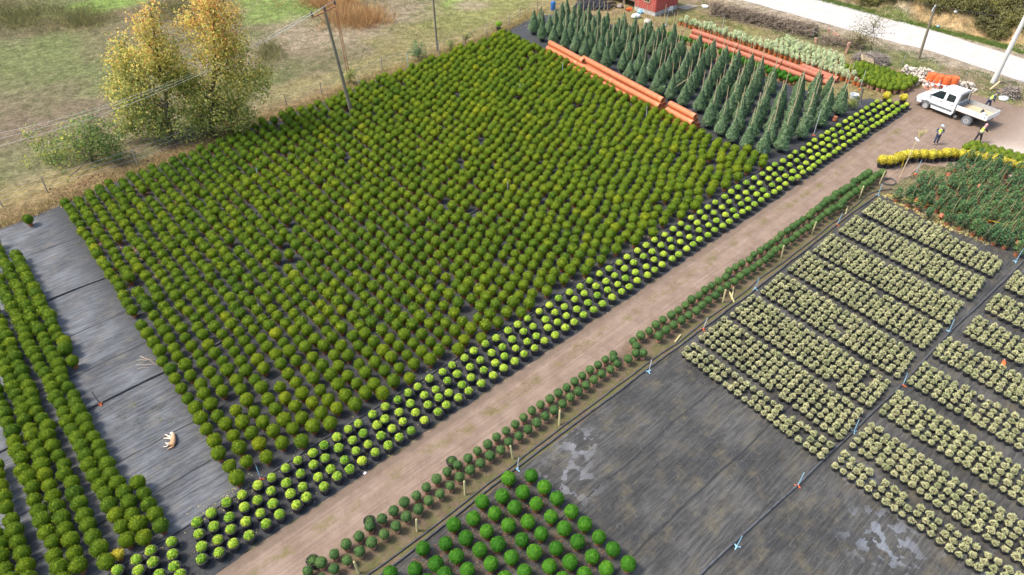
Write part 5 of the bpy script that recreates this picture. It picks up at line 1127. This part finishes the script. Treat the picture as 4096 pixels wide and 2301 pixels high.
for s in (1, -1):
    for nm, poly in (('door_window', ((-.08, 1.36), (-.66, 1.90), (-.80, 1.96), (-1.25, 1.98), (-1.25, 1.34))), ('rear_side_window', ((-1.50, 1.36), (-1.50, 1.95), (-2.10, 1.95), (-2.18, 1.88), (-2.18, 1.40)))):
        pane(nm, [(x, s*(hw(z)), z) for x, z in poly], (0, .022*s, .004), M_glass, TR)
    MB().box((-.9, s*1.008, 0.66), (2.75, .03, .17), bev=.01).obj('side_trim', M_vangrey, TR); MB().box((-1.45, s*1.03, .40), (1.9, .22, .07), bev=.02).obj('side_step', M_grey, TR)
    for x in (-1.15, -2.15): MB().box((x, s*1.012, 1.16), (.2, .03, .035), bev=.008).obj('door_handle', M_vangrey, TR)
    MB().box((-.42, s*1.004, .98), (.012, .01, .75)).box((-1.38, s*1.004, .98), (.012, .01, .75)).box((-2.3, s*1.004, .98), (.012, .01, .75)).obj('door_seam', M_vangrey, TR)
    MB().box((-.08, s*1.13, 1.47), (.12, .2, .3), bev=.03).tube((-.1, s*.95, 1.38), (-.09, s*1.08, 1.42), .03).obj('wing_mirror', M_white, TR)
    MB().box((.87, s*.76, .93), (.3, .34, .15), Matrix.Rotation(R(25), 3, 'Y'), bev=.04).obj('headlight', M_glass, TR)
    for x in (0, -3.71):
        for k in ((0,) if x == 0 else (0, 1)):
            y = s*(.90-.27*k); M = Matrix.Translation((x, y, .335)) @ Matrix.Rotation(R(-90*s), 4, 'X')
            wh = MB().lathe([(.21, -.11), (.30, -.115), (.335, -.07), (.335, .07), (.30, .115), (.21, .11), (.205, 0)], 22, M).obj('wheel', M_tyre, TR, True)
            MB().lathe([(.001, .115), (.05, .13), (.09, .11), (.15, .13), (.225, .128), (.225, .0), (.001, .0)], 18, M).obj('wheel_cover', M_rim, wh, True)
            mbh = MB()
            for q in range(8): a = q*math.pi/4; mbh.box(M @ Vector((.15*math.cos(a), .15*math.sin(a), .1)), (.05, .05, .02) if True else 0)
            mbh.obj('vent_slots', M_vangrey, wh)
    MB().lathe([(.40, -.16), (.42, -.16), (.42, .16), (.40, .16)], 24, Matrix.Translation((-3.71, s*.86, .36)) @ Matrix.Rotation(R(90), 4, 'X')).obj('mudguard', M_vangrey, TR)
    MB().box((-3.87, s*1.035, 1.13), (2.6, .04, .42), bev=.012).obj('drop_side', M_vanwhite if s > 0 else M_galv, TR)
    for x in (-2.7, -5.0): MB().box((x, s*1.065, 1.16), (.05, .03, .16), bev=.008).obj('side_latch', M_vangrey, TR)
pane('windscreen', [(.06, .84, 1.36), (-.68, .74, 2.02), (-.68, -.74, 2.02), (.06, -.84, 1.36)], (.02, 0, .022), M_glass, TR)
MB().box((.93, 0, .56), (.2, 2.0, .34), bev=.05).obj('bumper', M_vangrey, TR); MB().box((1.0, 0, .87), (.06, 1.1, .16), bev=.02).obj('grille', M_vangrey, TR)
MB().box((-3.87, 0, .90), (2.6, 2.06, .05)).obj('bed_floor', M_plank, TR); MB().box((-5.19, 0, 1.13), (.04, 2.1, .42), bev=.012).obj('tailgate', M_vanwhite, TR); MB().box((-2.56, 0, 1.1), (.04, 2.06, .38)).obj('headboard', M_vangrey, TR)
MB().box((-3.6, .42, .70), (3.0, .12, .16)).box((-3.6, -.42, .70), (3.0, .12, .16)).box((-2.5, .0, .62), (.3, 1.2, .3)).obj('chassis', M_black, TR)
mb = MB()
for y in (-.98, .98): mb.tube((-2.53, y, .95), (-2.53, y*.86, 2.16), .035)
mb.tube((-2.53, -.84, 2.16), (-2.53, .84, 2.16), .035)
for y in (-.5, 0, .5): mb.tube((-2.53, y, 1.2), (-2.53, y, 2.16), .014)
mb.obj('rear_guard', M_vangrey, TR); pane('rear_window', [(-2.44, .7, 1.45), (-2.43, .64, 1.98), (-2.43, -.64, 1.98), (-2.44, -.7, 1.45)], (-.015, 0, 0), M_glass, TR)
em = MB().box((.62, -.30, 1.165), (.44, .66, .012), Matrix.Rotation(R(17), 3, 'Y')).obj('bonnet_emblem', M_red, TR); mb = MB()
for cx, cy in ((.62, -.12), (.62, -.42)):
    for a in np.linspace(-2.3, 2.3, 9): x = cx+.11*math.cos(a)*.9; mb.box((x, cy+.10*math.sin(a), 1.165-(x-.62)*.306+.008), (.055, .055, .008), Matrix.Rotation(R(17), 3, 'Y'))
    mb.box((cx-.05, cy, 1.165+.05*.306+.008), (.05, .2, .008), Matrix.Rotation(R(17), 3, 'Y'))
mb.obj('white_mark', M_white, em); MB().box((-2.7, .80, .25), (.25, .2, .2), bev=.02).obj('battery_box', M_vangrey, TR)
B = TR.matrix_basis
def onbed(x, y, z): p = Matrix.Translation(TR.location) @ Matrix.Rotation(TR.rotation_euler.z, 4, 'Z') @ Vector((x, y, z)); return p
o = empty('hand_pump', onbed(-4.5, .1, .93), 1.0, 'grey and black machine lying in the truck bed', 'machine'); MB().box((0, 0, .12), (.4, .25, .22), bev=.04).obj('body', M_grey, o); MB().lathe([(.001, 0), (.13, .0), (.15, .1), (.05, .28), (.001, .29)], 12, Matrix.Translation((.25, 0, .12))).obj('motor', M_black, o, True)
mb = MB(); c_ = onbed(-3.0, .35, .97); mb.ball(c_, .13, 2, (1.3, 1, .55)); tag(mb.obj('yellow_bag', M_yellow), 'bright yellow bundle lying in the truck bed behind the cab', 'bundle')
o = empty('hand_tool', onbed(-3.6, .5, .94), .6, 'thin black hooked tool on the truck bed floor', 'tool'); MB().path([(0, 0, .015), (.25, .05, .015), (.35, .18, .05)], .015, 5).obj('hook', M_black, o)

# ------------------------------------------------------------------ people and the dog
def skin(name, J, E, m, parent, sub=2, root=0):
    """a continuous surface grown over a skeleton: J = {joint: (point, radius)}"""
    names = list(J); me = bpy.data.meshes.new(name); me.from_pydata([J[k][0] for k in names], [(names.index(a), names.index(b2)) for a, b2 in E], []); me.materials.append(m)
    ob = link(name, me, parent); sk = ob.modifiers.new('skin', 'SKIN'); sk.use_smooth_shade = True; sk.branch_smoothing = .4
    for i, k in enumerate(names):
        rr_ = J[k][1]; me.skin_vertices[0].data[i].radius = rr_ if isinstance(rr_, tuple) else (rr_, rr_)
        me.skin_vertices[0].data[i].use_root = (i == root)
    s = ob.modifiers.new('smooth', 'SUBSURF'); s.levels = s.render_levels = sub
    dg = bpy.context.evaluated_depsgraph_get(); dg.update(); m2 = bpy.data.meshes.new_from_object(ob.evaluated_get(dg)); m2.name = name; ob.modifiers.clear(); ob.data = m2; return ob
def person(loc, face, lean, arms, label, vest=M_vest, coat=M_navy, legs=M_navy, head=M_paleblue, scarf=False, stride=.13, turn=0.0, glove=None, k=1.0):
    o = empty('person', loc, math.atan2(face.y, face.x)-math.pi/2, label, 'person')
    def up(p):      # lean of everything above the hips
        p = Vector(p); h = Vector((0, 0, .92)); return (Matrix.Rotation(-lean, 3, 'X') @ (p-h)+h)*k
    L = lambda p: Vector(p)*k
    J = {'hip': (L((0, 0, .94)), (.115, .085)), 'waist': (up((0, 0, 1.08)), (.105, .08)), 'chest': (up((0, .01, 1.30)), (.125, .09)), 'neck0': (up((0, 0, 1.43)), .055), 'neck1': (up((0, .015, 1.49)), .05), 'head0': (up((0, .03, 1.555)), (.068, .078)), 'head1': (up((0, .03, 1.66)), (.06, .068))}
    Ed = [('hip', 'waist'), ('waist', 'chest'), ('chest', 'neck0'), ('neck0', 'neck1'), ('neck1', 'head0'), ('head0', 'head1')]
    for s, nm in ((-1, 'l'), (1, 'r')):
        st = stride*s
        J.update({nm+'thigh': (L((.09*s, .01, .86)), .085), nm+'knee': (L((.10*s, .03+st*.6, .49)), .06), nm+'ankle': (L((.11*s, -.01+st, .10)), .042), nm+'toe': (L((.12*s, .13+st, .045)), .035)})
        Ed += [('hip', nm+'thigh'), (nm+'thigh', nm+'knee'), (nm+'knee', nm+'ankle'), (nm+'ankle', nm+'toe')]
        el, wr_ = arms[0 if s < 0 else 1]
        sh_ = up((.18*s, 0, 1.39)); el = up(el); wr_ = up(wr_); hd = (wr_-el).normalized(); pm = wr_+hd*.07*k
        J.update({nm+'sho': (sh_, .058), nm+'elb': (el, .042), nm+'wri': (wr_, .029), nm+'palm': (pm, (.036, .018))})
        Ed += [('chest', nm+'sho'), (nm+'sho', nm+'elb'), (nm+'elb', nm+'wri'), (nm+'wri', nm+'palm')]
        sd = hd.cross(Vector((0, 0, 1))); sd = sd.normalized() if sd.length > .1 else Vector((1, 0, 0)); dn = sd.cross(hd).normalized()
        for fi, (off, ln) in enumerate(((-.027, .062), (-.009, .074), (.009, .07), (.026, .055))):
            a = pm+hd*.035*k+sd*off; b2 = a+hd*ln*.55*k-dn*.008; c2 = b2+hd*ln*.35*k-dn*.028
            J.update({f'{nm}f{fi}a': (a, .0095), f'{nm}f{fi}b': (b2, .0085), f'{nm}f{fi}c': (c2, .0075)}); Ed += [(nm+'palm', f'{nm}f{fi}a'), (f'{nm}f{fi}a', f'{nm}f{fi}b'), (f'{nm}f{fi}b', f'{nm}f{fi}c')]
        a = pm-hd*.02*k-sd*.034*s; b2 = a-sd*.022*s+hd*.035*k; J.update({nm+'t0': (a, .011), nm+'t1': (b2, .0095)}); Ed += [(nm+'palm', nm+'t0'), (nm+'t0', nm+'t1')]
    body = skin('body', J, Ed, M_skin, o, 1)
    fat = lambda ks, d: {q: (J[q][0], tuple(x+d for x in J[q][1]) if isinstance(J[q][1], tuple) else J[q][1]+d) for q in ks}
    E2 = [e for e in Ed]
    def wear(name, ks, d, m, ext=None):
        jj = fat(ks, d)
        if ext: jj.update(ext)
        return skin(name, jj, [e for e in E2 if e[0] in jj and e[1] in jj], m, o, 1)
    tj = fat(['hip', 'lthigh', 'lknee', 'lankle', 'rthigh', 'rknee', 'rankle'], .024); skin('trousers', tj, [e for e in Ed if e[0] in tj and e[1] in tj], legs, o, 1)
    wear('jacket', ['waist', 'chest', 'neck0', 'lsho', 'lelb', 'lwri', 'rsho', 'relb', 'rwri'], .018, coat)
    vj = {'hip': (J['hip'][0], (.155, .125)), 'waist': (J['waist'][0], (.14, .115)), 'chest': (J['chest'][0], (.155, .125)), 'top': (up((0, 0, 1.44)), (.105, .08))}
    v_ = skin('safety_vest', vj, [('hip', 'waist'), ('waist', 'chest'), ('chest', 'top')], vest, o, 1)
    MB().lathe([(.152, -.025), (.156, -.02), (.156, .02), (.152, .025)], 18, Matrix.Translation(up((0, 0, 1.07))) @ Matrix.Rotation(-lean, 4, 'X') @ Matrix.Diagonal((1.02, .84, 1, 1))).obj('reflective_band', M_vestband, v_)
    for nm in 'lr': ft = J[nm+'toe'][0]; MB().box(ft+Vector((0, -.07, -.005)), (.095, .26, .08), bev=.03).obj('shoe', M_shoe, o)
    hc = up((0, .03, 1.61)); HM_ = Matrix.Translation(hc) @ Matrix.Rotation(turn, 4, 'Z') @ Matrix.Rotation(-lean*.7, 4, 'X')
    mb = MB()
    for x in (-.03, .03): mb.ball(HM_ @ Vector((x, .088, .0)), .011, 1)
    mb.obj('eyes', M_black, o); MB().ball(HM_ @ Vector((0, .1, -.025)), .014, 1, (.8, 1, 1.4)).obj('nose', M_skin, o); MB().box(HM_ @ Vector((0, .088, -.062)), (.04, .01, .01), bev=.003).obj('mouth', M_pink, o)
    mb = MB()
    if scarf:
        mb.ball((0, 0, 0), 1, 3, (.108, .118, .135)); mb.ball((0, -.03, -.15), 1, 2, (.105, .09, .09)); mb.ball((0, .05, -.22), 1, 2, (.08, .06, .12))
        for q in list(mb.b.verts):
            if q.co.y > .06 and abs(q.co.x) < .07 and -.10 < q.co.z < .06: q.co.y = .055
        ob2 = mb.obj('headscarf', head, o, True)
    else:
        mb.ball((0, -.005, .045), 1, 3, (.105, .118, .095))
        for q in mb.b.verts: q.co.z = max(q.co.z, .02)
        mb.box((0, .13, .035), (.15, .12, .012), bev=.004); ob2 = mb.obj('cap', head, o, True)
    ob2.matrix_local = HM_
    if glove: mb = MB(); mb.path([J['rwri'][0], J['rpalm'][0], J['rf1b'][0]], [.04, .055, .03], 8); mb.obj('glove', glove, o, True)
    return o
f1 = (-FV*.8-RV*.45).normalized()
person((60.92, 15.42, .01), f1, -.12, (((-.27, -.02, 1.16), (-.06, .16, 1.06)), ((.27, -.02, 1.16), (.06, .17, 1.05))), 'person in pale blue cap and yellow vest standing with hands together at the belly', stride=.07, turn=.5)
f2 = (RV*.9+FV*.35).normalized()
person((63.70, 13.25, .01), f2, .38, (((-.26, .05, 1.14), (-.22, .26, 1.02)), ((.24, .22, 1.18), (.18, .52, 1.20))), 'person in pink headscarf and yellow vest leaning forward with one gloved hand out', coat=M_blackcloth, legs=M_blackcloth, head=M_pink, scarf=True, stride=.22, glove=M_yellow)
u, v = G(3962, 395, 1.0)
person((u, v, .01), (RV*.8-FV*.1).normalized(), .55, (((-.24, .15, 1.12), (-.15, .38, 1.02)), ((.24, .15, 1.12), (.15, .38, 1.02))), 'person in dark blue cap and yellow vest stooping behind the truck bed', head=M_navy, stride=.2)

def dp(x, y, z): a, b2 = G(600+x/7.235, 1650+y/7.235, z); return Vector((a, b2, z))
dc = dp(640, 800, 0); D = lambda x, y, z: dp(x, y, z)-dc
M_fur, t, b = new_mat('tan fur'); v = coords(t); dd_ = nd(t, 'ShaderNodeVectorMath', operation='DOT_PRODUCT'); t.links.new(v, dd_.inputs[0]); dd_.inputs[1].default_value = tuple(-RV)
fac = math_(t, 'ADD', dd_.outputs[1], math_(t, 'MULTIPLY', math_(t, 'SUBTRACT', noise(t, v, 9, 4), .5), .12)); c = mixc(t, rampv(t, fac, -.08, .08), (.46, .28, .15), (.72, .60, .47)); t.links.new(c, b.inputs['Base Color']); b.inputs['Roughness'].default_value = .9; bump(t, b, noise(t, v, 60, 3), .5, .01)
o = empty('dog', dc+Vector((0, 0, .016)), 0, 'tan and cream dog asleep on its side on the bare grey cloth', 'dog')
J = {'chest': (D(680, 745, .16), (.15, .14)), 'neck': (D(690, 670, .14), .105), 'skull': (D(640, 605, .12), .085), 'brow': (D(610, 615, .11), .06), 'snout': (D(575, 650, .09), .038),
     'mid': (D(695, 835, .15), (.14, .13)), 'rump': (D(650, 915, .15), (.125, .125)), 'fs1': (D(625, 720, .13), .062), 'fe1': (D(535, 690, .10), .036), 'fp1': (D(470, 655, .07), .026), 'ft1': (D(435, 648, .06), .03),
     'fs2': (D(610, 760, .08), .06), 'fe2': (D(500, 755, .06), .036), 'fp2': (D(425, 755, .04), .026), 'ft2': (D(390, 760, .035), .03),
     'th1': (D(580, 915, .15), .085), 'kn1': (D(525, 915, .13), .05), 'hk1': (D(485, 905, .10), .03), 'hp1': (D(452, 878, .08), .027),
     'th2': (D(590, 945, .09), .08), 'kn2': (D(530, 940, .07), .05), 'hk2': (D(505, 985, .05), .03), 'hp2': (D(440, 1000, .04), .025), 'hq2': (D(392, 1003, .035), .028),
     't0': (D(680, 965, .1), .05), 't1': (D(635, 1015, .06), .045), 't2': (D(565, 1040, .05), .042), 't3': (D(505, 1085, .04), .018)}
E_ = [('chest', 'neck'), ('neck', 'skull'), ('skull', 'brow'), ('brow', 'snout'), ('chest', 'mid'), ('mid', 'rump'), ('chest', 'fs1'), ('fs1', 'fe1'), ('fe1', 'fp1'), ('fp1', 'ft1'), ('chest', 'fs2'), ('fs2', 'fe2'), ('fe2', 'fp2'), ('fp2', 'ft2'),
      ('rump', 'th1'), ('th1', 'kn1'), ('kn1', 'hk1'), ('hk1', 'hp1'), ('rump', 'th2'), ('th2', 'kn2'), ('kn2', 'hk2'), ('hk2', 'hp2'), ('hp2', 'hq2'), ('rump', 't0'), ('t0', 't1'), ('t1', 't2'), ('t2', 't3')]
skin('body', J, E_, M_fur, o, 2); MB().ball(D(560, 655, .085), .022, 2).obj('nose', M_black, o); MB().ball(D(665, 622, .19), .05, 2, (.6, 1.0, .35)).obj('ear', nmat('dark fur', (.16, .09, .05), (.26, .15, .09), 9, .9), o, True)
